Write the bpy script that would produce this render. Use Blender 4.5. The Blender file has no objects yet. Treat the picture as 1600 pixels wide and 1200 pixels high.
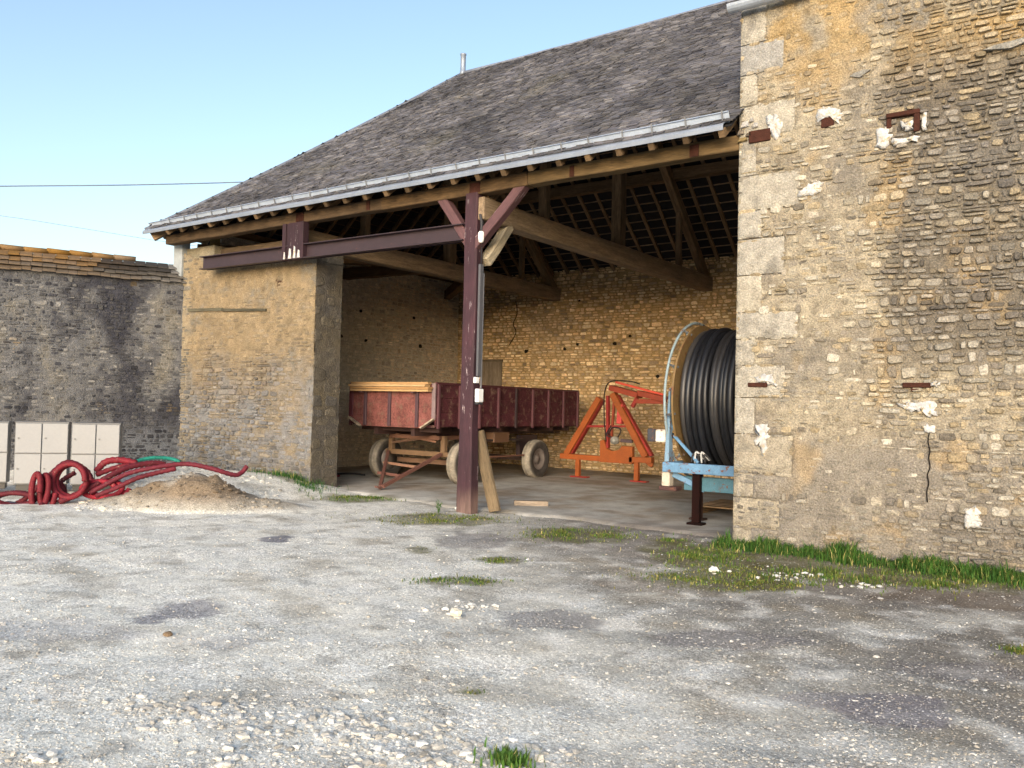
import bpy, math, random
import numpy as np
from mathutils import Vector, Matrix, noise
random.seed(7); rng = np.random.default_rng(7)
C = bpy.context.scene.collection
scn = bpy.context.scene
# ---------------------------------------------------------------- camera, world, sun, exposure
CF = Vector((-0.58108441, 0.81339057, 0.0271418)); CR = Vector((0.81383431, 0.58059806, 0.02407524))
CU = Vector((-0.00382409, -0.03607867, 0.99934164)); CP = Vector((7.8021, -9.7787, 1.6)); FPX = 1304.7
cam_d = bpy.data.cameras.new('camera'); cam = bpy.data.objects.new('camera', cam_d); C.objects.link(cam)
m = Matrix((CR, CU, -CF)).transposed().to_4x4(); m.translation = CP; cam.matrix_world = m
cam_d.sensor_width = 36; cam_d.lens = FPX/1600*36; cam_d.clip_end = 1500; cam_d.clip_start = 0.05
scn.camera = cam
world = bpy.data.worlds.new('World'); scn.world = world; world.use_nodes = True
wn = world.node_tree; wn.nodes.clear()
sky = wn.nodes.new('ShaderNodeTexSky'); sky.sky_type = 'NISHITA'; sky.sun_disc = False
bg = wn.nodes.new('ShaderNodeBackground'); wo = wn.nodes.new('ShaderNodeOutputWorld')
wn.links.new(sky.outputs[0], bg.inputs[0]); wn.links.new(bg.outputs[0], wo.inputs[0])
SUN_DIR = Vector((0.42, -1.0, 0)).normalized(); SUN_EL = math.radians(14)
sky.sun_elevation = SUN_EL; sky.sun_rotation = math.atan2(SUN_DIR.x, SUN_DIR.y)
sky.air_density = 1.0; sky.dust_density = 2.6; sky.ozone_density = 0.9; sky.altitude = 100
bg.inputs[1].default_value = 0.15
sl = bpy.data.lights.new('sun', 'SUN'); so = bpy.data.objects.new('sun', sl); C.objects.link(so)
sl.energy = 1.3; sl.angle = math.radians(42); sl.color = (1.0, 0.985, 0.97)
sv = Vector((SUN_DIR.x*math.cos(SUN_EL), SUN_DIR.y*math.cos(SUN_EL), math.sin(SUN_EL)))
so.rotation_euler = sv.to_track_quat('Z', 'Y').to_euler(); so.location = (0, -20, 20)
scn.view_settings.view_transform = 'Standard'; scn.view_settings.look = 'None'
scn.view_settings.exposure = 1.16; scn.view_settings.gamma = 1.0

# ---------------------------------------------------------------- helpers
def ray(u, v): return CF + CR*((u-800)/FPX) - CU*((v-600)/FPX)
def plane(u, v, ax, val):
    d = ray(u, v); return CP + d*((val-CP[ax])/d[ax])
def G(u, v, z=0.0): return plane(u, v, 2, z)
def D(u, v, dep): return CP + ray(u, v)*dep
def s2l(h):
    r = []
    for i in (0, 2, 4):
        x = int(h[i:i+2], 16)/255; r.append(x/12.92 if x < .04045 else ((x+.055)/1.055)**2.4)
    return tuple(r)
def ns(x, y, z=0.0): return noise.noise(Vector((x, y, z)))
def fb(x, y, z=0.0, o=4):
    s = 0; a = .5; f = 1
    for _ in range(o): s += a*noise.noise(Vector((x*f, y*f, z+f*3.1))); a *= .5; f *= 2.03
    return s
def sst(a, b, x):
    t = min(1, max(0, (x-a)/(b-a))); return t*t*(3-2*t)
def mix(a, b, t): return tuple(a[i]*(1-t)+b[i]*t for i in range(3))
def mulc(a, k): return tuple(x*k for x in a)

class MB:
    def __init__(s): s.v = []; s.f = []; s.c = []; s.g = []; s.mi = []; s.sm = []
    def add(s, vs, fs, col=(1, 1, 1), g=None, mi=0, smooth=False):
        n = len(s.v); s.v += [tuple(p) for p in vs]
        s.c += (list(col) if isinstance(col, list) else [col]*len(vs))
        s.g += ([tuple(x) for x in g] if g is not None else [tuple(p) for p in vs])
        for f in fs: s.f.append(tuple(i+n for i in f)); s.mi.append(mi); s.sm.append(smooth)
        return s
    def box(s, a, b, col=(1, 1, 1), mi=0):
        x0, y0, z0 = a; x1, y1, z1 = b
        vs = [(x0,y0,z0),(x1,y0,z0),(x1,y1,z0),(x0,y1,z0),(x0,y0,z1),(x1,y0,z1),(x1,y1,z1),(x0,y1,z1)]
        L = [abs(x1-x0), abs(y1-y0), abs(z1-z0)]; k = L.index(max(L)); o = [k]+[i for i in range(3) if i != k]
        off = random.random()*50
        g = [(p[o[0]]+off, p[o[1]], p[o[2]]) for p in vs]
        return s.add(vs, [(0,3,2,1),(4,5,6,7),(0,1,5,4),(1,2,6,5),(2,3,7,6),(3,0,4,7)], col, g, mi)
    def beam(s, a, b, w, h, col=(1, 1, 1), up=(0, 0, 1), mi=0, seg=1, jit=0.0, taper=1.0, roll=0.0):
        a = Vector(a); b = Vector(b); d = (b-a); L = d.length; d.normalize(); up = Vector(up)
        if abs(d.dot(up)) > .98: up = Vector((0, 1, 0))
        sd = d.cross(up).normalized(); u2 = sd.cross(d).normalized()
        if roll: R = Matrix.Rotation(roll, 3, d); sd = R@sd; u2 = R@u2
        vs = []; g = []; off = random.random()*50; sx = random.random()*99
        for i in range(seg+1):
            t = i/seg; p = a+d*L*t; k = 1+(taper-1)*t
            o = sd*(jit*ns(sx, t*L*1.3, 1))+u2*(jit*ns(sx, t*L*1.3, 7)) if jit else Vector((0, 0, 0))
            for (x, y) in ((-1,-1),(1,-1),(1,1),(-1,1)):
                q = k*(1+(jit*1.5*ns(sx+x*3, t*L*2+y*5, 3) if jit else 0))
                vs.append(p+o+sd*(x*w/2*q)+u2*(y*h/2*q)); g.append((t*L+off, x*w/2, y*h/2))
        fs = [(3,2,1,0), tuple(seg*4+i for i in range(4))]
        for i in range(seg):
            for j in range(4):
                k = (j+1) % 4; fs.append((i*4+j, i*4+k, i*4+4+k, i*4+4+j))
        return s.add(vs, fs, col, g, mi)
    def tube(s, pts, r, n=10, col=(1, 1, 1), closed=False, rib=0.0, riblen=.03, sub=6, mi=0):
        pts = [Vector(p) for p in pts]; P = []
        N = len(pts); rngi = N if closed else N-1
        if sub > 1 and N > 2:
            for i in range(rngi):
                p0 = pts[(i-1) % N] if (closed or i > 0) else pts[0]*2-pts[1]
                p1 = pts[i]; p2 = pts[(i+1) % N]
                p3 = pts[(i+2) % N] if (closed or i+2 < N) else p2*2-p1
                for k in range(sub):
                    t = k/sub
                    P.append(.5*((2*p1)+(p2-p0)*t+(2*p0-5*p1+4*p2-p3)*t*t+(3*p1-p0-3*p2+p3)*t**3))
            if not closed: P.append(pts[-1])
        else: P = pts
        M = len(P); vs = []; g = []; nrm = None; L = 0
        for i, p in enumerate(P):
            a = P[(i-1) % M] if (closed or i > 0) else P[0]; b = P[(i+1) % M] if (closed or i < M-1) else P[-1]
            d = (b-a).normalized()
            if nrm is None: nrm = d.orthogonal().normalized()
            else: nrm = (nrm-d*nrm.dot(d)).normalized()
            bn = d.cross(nrm); L += (p-P[i-1]).length if i else 0
            rr = r*(1+(rib if i % 2 else -rib)) if rib else r
            for k in range(n):
                t = 2*math.pi*k/n; vs.append(p+nrm*(math.cos(t)*rr)+bn*(math.sin(t)*rr)); g.append((L, k/n, 0))
        fs = []
        for i in range(M if closed else M-1):
            j = (i+1) % M
            for k in range(n):
                k2 = (k+1) % n; fs.append((i*n+k, i*n+k2, j*n+k2, j*n+k))
        s.add(vs, fs, col, g, mi, True)
        if not closed: s.f.append(tuple(len(s.v)-len(vs)+k for k in range(n))[::-1]); s.mi.append(mi); s.sm.append(False); s.f.append(tuple(len(s.v)-n+k for k in range(n))); s.mi.append(mi); s.sm.append(False)
        return s
    def lathe(s, prof, o, ax, n=32, col=(1, 1, 1), mi=0, smooth=True):
        o = Vector(o); ax = Vector(ax).normalized(); e1 = ax.orthogonal().normalized(); e2 = ax.cross(e1)
        vs = []; 
        for (r, h) in prof:
            for k in range(n):
                t = 2*math.pi*k/n; vs.append(o+ax*h+e1*(r*math.cos(t))+e2*(r*math.sin(t)))
        fs = []
        for i in range(len(prof)-1):
            for k in range(n):
                k2 = (k+1) % n; fs.append((i*n+k, i*n+k2, (i+1)*n+k2, (i+1)*n+k))
        return s.add(vs, fs, col, None, mi, smooth)
    def prism(s, poly, d0, d1, O=(0,0,0), U=(1,0,0), Z=(0,0,1), N=(0,-1,0), col=(1,1,1), mi=0):
        O = Vector(O); U = Vector(U); Z = Vector(Z); N = Vector(N); n = len(poly)
        vs = [O+U*p[0]+Z*p[1]+N*d0 for p in poly]+[O+U*p[0]+Z*p[1]+N*d1 for p in poly]
        fs = [tuple(range(n))[::-1], tuple(range(n, 2*n))]+[(i, (i+1) % n, n+(i+1) % n, n+i) for i in range(n)]
        return s.add(vs, fs, col, None, mi)
    def build(s, name, mats, parent=None, bevel=0.0, loc=None):
        me = bpy.data.meshes.new(name); me.from_pydata(s.v, [], s.f)
        mats = mats if isinstance(mats, (list, tuple)) else [mats]
        for q in mats: me.materials.append(q)
        me.polygons.foreach_set('material_index', s.mi); me.polygons.foreach_set('use_smooth', s.sm)
        a = me.attributes.new('col', 'FLOAT_COLOR', 'POINT')
        a.data.foreach_set('color', np.hstack([np.array(s.c, dtype=np.float32), np.ones((len(s.c), 1), np.float32)]).ravel())
        a = me.attributes.new('gr', 'FLOAT_VECTOR', 'POINT'); a.data.foreach_set('vector', np.array(s.g, dtype=np.float32).ravel())
        me.validate(); me.update()
        o = bpy.data.objects.new(name, me); C.objects.link(o)
        if parent is not None: 
            o.parent = parent
            mw = Matrix.Translation(parent.get('base', (0, 0, 0))); o.matrix_parent_inverse = Matrix.Identity(4)
            off = parent.get('base')
            if off is not None:
                me.transform(Matrix.Translation(-Vector(off))); o['base'] = tuple(off)
        if bevel: 
            b = o.modifiers.new('bevel', 'BEVEL'); b.width = bevel; b.segments = 1; b.limit_method = 'ANGLE'; b.angle_limit = math.radians(40)
        return o
def np_mesh(name, V, F, mat, cols=None, smooth=False, parent=None):
    me = bpy.data.meshes.new(name); k = F.shape[1]
    me.vertices.add(len(V)); me.vertices.foreach_set('co', V.astype(np.float32).ravel())
    me.loops.add(F.size); me.loops.foreach_set('vertex_index', F.astype(np.int32).ravel())
    me.polygons.add(len(F)); me.polygons.foreach_set('loop_start', (np.arange(len(F))*k).astype(np.int32))
    me.polygons.foreach_set('loop_total', np.full(len(F), k, np.int32))
    me.polygons.foreach_set('use_smooth', np.full(len(F), smooth))
    me.materials.append(mat)
    if cols is not None:
        a = me.attributes.new('col', 'FLOAT_COLOR', 'POINT')
        a.data.foreach_set('color', np.hstack([cols, np.ones((len(cols), 1))]).astype(np.float32).ravel())
    me.update(); me.validate()
    o = bpy.data.objects.new(name, me); C.objects.link(o)
    if parent is not None: o.parent = parent
    return o
def thing(name, label, cat, base=(0, 0, 0), group=None):
    o = bpy.data.objects.new(name, None); C.objects.link(o); o.location = base; o['base'] = tuple(base)
    o.empty_display_size = .2; return tag(o, label, cat, group)
def tag(o, label, cat, group=None):
    o['label'] = label; o['category'] = cat
    if group: o['group'] = group
    return o
def struct(o): o['kind'] = 'structure'; return o

# ---------------------------------------------------------------- materials
def mat(name, base=None, rough=.85, metal=0.0, n1=(3, .35), n2=(40, .35), bump=(60, .3, .01), grain=False, spec=.3, rust=None, bump2=None, coord='pos'):
    m = bpy.data.materials.new(name); m.use_nodes = True; nt = m.node_tree; N = nt.nodes; L = nt.links
    b = N['Principled BSDF']; b.inputs['Roughness'].default_value = rough; b.inputs['Metallic'].default_value = metal
    b.inputs['Specular IOR Level'].default_value = spec
    at = N.new('ShaderNodeAttribute'); at.attribute_name = 'col'
    if coord == 'pos':
        tc = N.new('ShaderNodeTexCoord'); vec = tc.outputs['Object']
    else:
        ga = N.new('ShaderNodeAttribute'); ga.attribute_name = 'gr'; mp = N.new('ShaderNodeMapping'); L.new(ga.outputs['Vector'], mp.inputs[0])
        mp.inputs['Scale'].default_value = (.12, 1, 1) if grain else (1, 1, 1); vec = mp.outputs[0]
    col = at.outputs['Color']
    if base is not None:
        mx = N.new('ShaderNodeMix'); mx.data_type = 'RGBA'; mx.blend_type = 'MULTIPLY'; mx.inputs[0].default_value = 1
        L.new(col, mx.inputs[6]); mx.inputs[7].default_value = (*base, 1); col = mx.outputs[2]
    for (sc, am) in (n1, n2):
        if am <= 0: continue
        no = N.new('ShaderNodeTexNoise'); no.inputs['Scale'].default_value = sc; no.inputs['Detail'].default_value = 6; no.inputs['Roughness'].default_value = .65
        L.new(vec, no.inputs['Vector'])
        mr = N.new('ShaderNodeMapRange'); mr.inputs[1].default_value = .3; mr.inputs[2].default_value = .7; mr.inputs[3].default_value = 1-am; mr.inputs[4].default_value = 1+am*.8
        L.new(no.outputs[0], mr.inputs[0])
        mx = N.new('ShaderNodeMix'); mx.data_type = 'RGBA'; mx.blend_type = 'MULTIPLY'; mx.inputs[0].default_value = 1
        L.new(col, mx.inputs[6]); L.new(mr.outputs[0], mx.inputs[7]); col = mx.outputs[2]
    if rust:
        (rc, sc, th, wd) = rust
        no = N.new('ShaderNodeTexNoise'); no.inputs['Scale'].default_value = sc; no.inputs['Detail'].default_value = 8; no.inputs['Roughness'].default_value = .7
        L.new(vec, no.inputs['Vector']); mr = N.new('ShaderNodeMapRange'); mr.inputs[1].default_value = th; mr.inputs[2].default_value = th+wd; L.new(no.outputs[0], mr.inputs[0])
        mx = N.new('ShaderNodeMix'); mx.data_type = 'RGBA'; L.new(mr.outputs[0], mx.inputs[0]); L.new(col, mx.inputs[6]); mx.inputs[7].default_value = (*rc, 1); col = mx.outputs[2]
    L.new(col, b.inputs['Base Color'])
    if bump:
        no = N.new('ShaderNodeTexNoise'); no.inputs['Scale'].default_value = bump[0]; no.inputs['Detail'].default_value = 6; L.new(vec, no.inputs['Vector'])
        bp = N.new('ShaderNodeBump'); bp.inputs['Strength'].default_value = bump[1]; bp.inputs['Distance'].default_value = bump[2]
        L.new(no.outputs[0], bp.inputs['Height']); L.new(bp.outputs[0], b.inputs['Normal'])
    return m
M_STONE = mat('rubble_stone', (1.2, 1.2, 1.24), .95, n1=(9, .22), n2=(55, .4), bump=(38, .7, .03), spec=.15)
M_MORT = mat('lime_mortar', (1.2, 1.2, 1.24), .97, n1=(6, .22), n2=(60, .45), bump=(45, .8, .03), spec=.1)
M_STONE_W = mat('weathered_rubble_stone', (.66, .68, .74), .95, n1=(9, .25), n2=(55, .45), bump=(38, .7, .03), spec=.15)
M_MORT_W = mat('weathered_mortar', (.66, .68, .74), .97, n1=(6, .25), n2=(60, .5), bump=(45, .8, .03), spec=.1)
M_STONE_P = mat('pier_stone', (.51, .55, .65), .95, n1=(9, .25), n2=(55, .45), bump=(38, .7, .03), spec=.15)
M_MORT_P = mat('pier_render', (.51, .55, .65), .97, n1=(6, .25), n2=(60, .5), bump=(45, .8, .03), spec=.1)
M_STONE_L = mat('grey_rubble_stone', (.48, .49, .54), .95, n1=(9, .25), n2=(55, .45), bump=(38, .7, .03), spec=.15)
M_MORT_L = mat('grey_mortar', (.48, .49, .54), .97, n1=(6, .25), n2=(60, .5), bump=(45, .8, .03), spec=.1)
M_WOOD = mat('old_timber', None, .85, n1=(14, .4), n2=(70, .35), bump=(60, .6, .01), grain=True, coord='gr', spec=.2)
M_PAINTW = mat('flaked_purple_paint', None, .7, n1=(10, .25), n2=(60, .25), bump=(50, .4, .006), grain=True, coord='gr', spec=.3, rust=(s2l('b9adb0'), 22, .63, .05))
M_SLATE = mat('weathered_roof_tile', (.64, .69, .78), .85, n1=(5, .2), n2=(60, .3), bump=(50, .5, .01), spec=.25)
M_ZINC = mat('zinc', s2l('9aa3b0'), .45, .35, n1=(4, .15), n2=(40, .12), bump=(30, .1, .003), spec=.4)
M_STEEL = mat('painted_steel', None, .5, 0, n1=(5, .2), n2=(50, .15), bump=(40, .12, .002), spec=.4, rust=(s2l('5a3a2c'), 14, .62, .08))
M_STEEL2 = mat('worn_blue_paint', None, .55, 0, n1=(5, .25), n2=(50, .2), bump=(40, .2, .002), spec=.35, rust=(s2l('6a4433'), 11, .56, .05))
M_RUST = mat('rusty_iron', s2l('40251d'), .9, 0, n1=(12, .4), n2=(80, .4), bump=(80, .5, .004), spec=.2)
M_TRED = mat('faded_red_board', None, .8, 0, n1=(4, .4), n2=(30, .4), bump=(40, .3, .004), spec=.2, rust=(s2l('6f5a4e'), 6, .52, .16))
M_GREY = mat('plain_matte', None, .7, 0, n1=(5, .1), n2=(40, .08), bump=None, spec=.3)
M_LOCK = mat('cream_coated_sheet', None, .45, 0, n1=(2, .05), n2=(30, .04), bump=None, spec=.4)
M_RUBR = mat('black_rubber', None, .8, 0, n1=(7, .45), n2=(60, .2), bump=(60, .3, .003), spec=.3)
M_PIPE = mat('black_polyethylene_pipe', None, .42, 0, n1=(6, .3), n2=(50, .15), bump=(25, .1, .003), spec=.5, coord='gr')
M_HOSE = mat('red_plastic_conduit', None, .7, 0, n1=(5, .35), n2=(40, .25), bump=(50, .1, .002), spec=.3, rust=(s2l('8c7468'), 14, .60, .12))
M_NEWW = mat('fresh_sawn_board', None, .7, 0, n1=(10, .2), n2=(60, .2), bump=(60, .25, .004), grain=True, coord='gr', spec=.2)
M_CONC = mat('concrete', None, .93, n1=(3, .25), n2=(60, .2), bump=(60, .4, .008), spec=.15)
M_PAT = mat('white_plaster', s2l('bdbdbd'), .9, n1=(12, .35), n2=(80, .15), bump=(50, .8, .02), spec=.1, rust=(s2l('a89a80'), 18, .53, .08))
M_GRASS = mat('grass_blades', None, .7, n1=(2, .25), n2=(40, .1), bump=None, spec=.2)
M_GRAV = mat('limestone_gravel', None, .95, n1=(20, .2), n2=(90, .15), bump=None, spec=.1)
# ground: speckled gravel driven by true position
def ground_mat():
    m = mat('packed_gravel', None, .97, n1=(7, .13), n2=(45, .32), bump=None, spec=.08); nt = m.node_tree; N = nt.nodes; L = nt.links; b = N['Principled BSDF']
    tc = [n for n in N if n.type == 'TEX_COORD'][0]; src = b.inputs['Base Color'].links[0].from_socket
    hs = []; base_src = src
    for sc, am in ((52, .30), (120, .42)):
        vo = N.new('ShaderNodeTexVoronoi'); vo.inputs['Scale'].default_value = sc; L.new(tc.outputs['Object'], vo.inputs['Vector'])
        sp = N.new('ShaderNodeSeparateColor'); L.new(vo.outputs['Color'], sp.inputs[0])
        mr = N.new('ShaderNodeMapRange'); mr.inputs[3].default_value = 1-am; mr.inputs[4].default_value = 1+am*.8; L.new(sp.outputs[0], mr.inputs[0])
        mx = N.new('ShaderNodeMix'); mx.data_type = 'RGBA'; mx.blend_type = 'MULTIPLY'; mx.inputs[0].default_value = 1; L.new(src, mx.inputs[6]); L.new(mr.outputs[0], mx.inputs[7]); src = mx.outputs[2]
        hs.append((vo, sc))
    du = N.new('ShaderNodeTexNoise'); du.inputs['Scale'].default_value = 1.6; du.inputs['Detail'].default_value = 9; du.inputs['Roughness'].default_value = .72; L.new(tc.outputs['Object'], du.inputs['Vector'])
    dm = N.new('ShaderNodeMapRange'); dm.inputs[1].default_value = .42; dm.inputs[2].default_value = .62; dm.inputs[3].default_value = 0; dm.inputs[4].default_value = .7; L.new(du.outputs[0], dm.inputs[0])
    dx = N.new('ShaderNodeMix'); dx.data_type = 'RGBA'; dx.blend_type = 'MULTIPLY'; dx.inputs[0].default_value = 1; L.new(base_src, dx.inputs[6]); dx.inputs[7].default_value = (1.12, 1.11, 1.08, 1)
    dd = N.new('ShaderNodeMix'); dd.data_type = 'RGBA'; L.new(dm.outputs[0], dd.inputs[0]); L.new(src, dd.inputs[6]); L.new(dx.outputs[2], dd.inputs[7]); src = dd.outputs[2]
    L.new(src, b.inputs['Base Color'])
    prev = None
    for vo, sc in hs:
        bp = N.new('ShaderNodeBump'); bp.invert = True; bp.inputs['Strength'].default_value = .35; bp.inputs['Distance'].default_value = .3/sc
        L.new(vo.outputs['Distance'], bp.inputs['Height'])
        if prev: L.new(prev.outputs[0], bp.inputs['Normal'])
        prev = bp
    no = N.new('ShaderNodeTexNoise'); no.inputs['Scale'].default_value = 160; no.inputs['Detail'].default_value = 4; L.new(tc.outputs['Object'], no.inputs['Vector'])
    bp = N.new('ShaderNodeBump'); bp.inputs['Strength'].default_value = .5; bp.inputs['Distance'].default_value = .006; L.new(no.outputs[0], bp.inputs['Height']); L.new(prev.outputs[0], bp.inputs['Normal'])
    L.new(bp.outputs[0], b.inputs['Normal'])
    return m
M_GROUND = ground_mat()

# ---------------------------------------------------------------- dimensions of the place
XL, XP, XN, YB = -7.95, -3.84, 4.14, 8.91      # left wall, pier edge, neighbour corner, back wall
YE, ZE, YR, ZR, XA = -0.30, 5.02, 4.45, 8.94, -3.93   # eave and ridge, hip apex
XE = -8.33
def in_tri(x, y, pts):
    s = 0; n = len(pts)
    inside = False
    for i in range(n):
        x1, y1 = pts[i][:2]; x2, y2 = pts[(i+1) % n][:2]
        if (y1 > y) != (y2 > y) and x < (x2-x1)*(y-y1)/(y2-y1)+x1: inside = not inside
    return inside

# ---------------------------------------------------------------- rubble masonry
def rubble(mb, O, U, W, H, keep, relief, colf, mcolf, cover, ch=(.07, .13), sw=(.10, .28), joint=.012, res=.05, N=None, seed=1, wav=.02, bulge=.012):
    """mortar sheet (material 1) with stones (material 0) that stand in and out of it"""
    rd = random.Random(seed); O = Vector(O); U = Vector(U).normalized(); Z = Vector((0, 0, 1)); N = Vector(N) if N else Vector((U.y, -U.x, 0))
    P = lambda u, v, d: O+U*u+Z*v+N*d
    big = lambda u, v: .03*fb(u*.7+seed*9, v*.7, seed)
    nu = int(W/res)+1; nv = int(H/res)+1; idx = {}; vs = []; cs = []; fs = []
    for i in range(nu+1):
        for j in range(nv+1):
            u = min(W, i*res); v = min(H, j*res)
            if keep(u, v) or keep(min(W, u+res), v) or keep(max(0, u-res), v) or keep(u, min(H, v+res)) or keep(u, max(0, v-res)) or keep(max(0,u-res), max(0,v-res)) or keep(min(W,u+res), min(H,v+res)):
                idx[i, j] = len(vs); vs.append(P(u, v, big(u, v)+.010*fb(u*6, v*6, seed+4)+cover(u, v)*.022+.006*ns(u*23, v*23, 2))); cs.append(mcolf(u, v))
    for i in range(nu):
        for j in range(nv):
            k = [(i, j), (i+1, j), (i+1, j+1), (i, j+1)]
            if all(q in idx for q in k):
                uc, vc = min(W, (i+.5)*res), min(H, (j+.5)*res)
                if keep(uc, vc): fs.append(tuple(idx[q] for q in k))
    mb.add(vs, fs, cs, None, 1, True)
    v = 0.0
    while v < H:
        h = rd.uniform(*ch)
        if rd.random() < .15: h *= 1.35
        u = -rd.random()*.2
        while u < W:
            w = rd.uniform(*sw)*(1 if rd.random() > .12 else 1.5)
            rows = 1
            if h > (ch[0]+ch[1])*.5 and rd.random() < .22: rows = 2
            for r in range(rows):
                hh = h/rows; vc = v+hh*(r+.5)+wav*ns(u*.8, v*1.7, seed); uc = u+w/2
                if not (0 < uc < W and 0 < vc < H) or not keep(uc, vc) or not keep(min(W, uc+w*.42), vc) or not keep(max(0, uc-w*.42), vc): continue
                if rd.random() < .03: continue
                a = w/2-joint*rd.uniform(.3, 1.1); b = hh/2-joint*rd.uniform(.2, .9)
                if a < .01 or b < .008: continue
                dep = big(uc, vc)+relief(uc, vc)*rd.uniform(-.35, 1.0)
                col = colf(uc, vc, rd); tl = rd.uniform(-.12, .12)*min(1, b/a*1.4)
                ring = []
                for k in range(8):
                    t = 2*math.pi*(k+.5)/8; cx_, sx_ = math.cos(t), math.sin(t)
                    ex = math.copysign(abs(cx_)**.5, cx_)*a*rd.uniform(.74, 1.10); ey = math.copysign(abs(sx_)**.5, sx_)*b*rd.uniform(.70, 1.10)
                    ring.append((ex-ey*tl, ey+ex*tl))
                vv = []; cc = []
                for (sc, dd) in ((1.0, -.03), (.97, dep*.6), (.84, dep+bulge*.7)):
                    for (ex, ey) in ring: 
                        vv.append(P(min(W, max(0, uc+ex*sc)), vc+ey*sc, dd+rd.uniform(-.002, .002))); cc.append(mulc(col, rd.uniform(.92, 1.08)))
                vv.append(P(uc+a*rd.uniform(-.3, .3), vc+b*rd.uniform(-.3, .3), dep+bulge*rd.uniform(.5, 1.3))); cc.append(col)
                ff = [(k, (k+1) % 8, 8+(k+1) % 8, 8+k) for k in range(8)]+[(8+k, 8+(k+1) % 8, 16+(k+1) % 8, 16+k) for k in range(8)]+[(16+k, 16+(k+1) % 8, 24) for k in range(8)]
                mb.add(vv, ff, cc, None, 0, False)
            u += w
        v += h
def pick(rd, lst):
    t = rd.random(); s = 0
    for w, c in lst:
        s += w
        if t <= s: return c
    return lst[-1][1]
WARM = [(.38, s2l('d0b892')), (.25, s2l('c2a67c')), (.17, s2l('dccba8')), (.12, s2l('ab977b')), (.08, s2l('8f7e68'))]
DUSK = [(.4, s2l('8f7c62')), (.3, s2l('a28a68')), (.3, s2l('7d6c58'))]

# barn ------------------------------------------------------------
barn = thing('stone_barn', 'open-fronted stone barn with a grey hipped roof, a purple centre post and a zinc gutter', 'barn')
def kb(u, v): return True
# back wall : u runs along +x from XL+.0
BW0 = -7.5
mb = MB()
def bw_keep(u, v):
    return v < 5.5+.05*ns(u*.9, 3)
def bw_grey(u, v):   # repaired greyish zone low down at the right and around the board
    return sst(.25, .6, fb(u*.5+3, v*.5, 2)+.12)*.4
def bw_col(u, v, rd):
    c = pick(rd, WARM); c = mix(c, s2l('8b8378'), bw_grey(u, v)); c = mix(c, s2l('c4ae90'), .35*sst(2.6, 1.4, v)*sst(4, 6, u))
    if math.hypot((u-7.25)*.9, v-1.5) < .42: c = mix(c, s2l('8c8a84'), .8)
    return mulc(c, rd.uniform(.72, 1.18))
def bw_m(u, v):
    c = mix(s2l('a08a62'), s2l('b69c70'), .5+fb(u*2, v*2, 8)); c = mix(c, s2l('857b6c'), bw_grey(u, v))
    if math.hypot((u-7.25)*.9, v-1.5) < .45: c = mix(c, s2l('8c8a84'), .8)
    return mulc(c, .8)
def bw_cov(u, v):
    return -.3+.6*fb(u*.6, v*.6, 5)+(1.0 if math.hypot((u-7.25)*.9, v-1.5) < .4 else 0)
rubble(mb, (BW0, YB, -.1), (1, 0, 0), 11.6, 5.75, bw_keep, lambda u, v: .022, bw_col, bw_m, bw_cov, ch=(.055, .10), sw=(.09, .23), seed=3, res=.07)
mb.box((BW0-.5, YB+.035, -.3), (XN+.0, YB+.5, 5.4), s2l('8a7148'), 1)
back = mb.build('back_wall', [M_STONE, M_MORT], barn)
# putlog holes (blocks at the wall face, shade of the hole put into their dark colour)
M_HOLE = mat('painted_recess_shade', s2l('1c1611'), .95, bump=None)
def holes(lst, O, U, N, parent, mname='putlog_hole'):
    for (u, v, a, b) in lst:
        h = MB(); O_ = Vector(O); poly = []
        for k in range(9):
            t = 2*math.pi*k/9; r = random.uniform(.75, 1.1); poly.append((u+math.cos(t)*a*r, v+math.sin(t)*b*r))
        h.prism(poly, .0, .034, O_, U, (0, 0, 1), N); h.build(mname, M_HOLE, parent)
def hp(px): 
    r = []
    for (u, v, s) in px:
        p = plane(u, v, 1, YB-.03)
        r.append((p.x-BW0, p.z+.1, s, s*.85))
    return r
holes(hp([(822, 549, .07), (882, 545, .05), (902, 538, .05), (960, 537, .06), (984, 525, .04), (1027, 588, .05), (905, 470, .035)]), (BW0, YB-.0, -.1), (1, 0, 0), (0, -1, 0), back)
# cracks
cr = MB(); pts = []
for (u, v) in ((806, 470), (808, 490), (802, 506), (806, 520), (795, 540)): pts.append(plane(u, v, 1, YB-.028))
cr.tube(pts, .012, 5, (1, 1, 1), sub=5); cr.build('crack', M_HOLE, back)
# left end wall, inner face (normal +x) at x=-7.5, from y .92 to YB
mb = MB(); LW = YB-.92
def lw_col(u, v, rd):
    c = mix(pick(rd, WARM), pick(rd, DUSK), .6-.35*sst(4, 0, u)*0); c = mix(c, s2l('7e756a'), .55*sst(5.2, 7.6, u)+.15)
    return mulc(c, rd.uniform(.75, 1.15))
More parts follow.
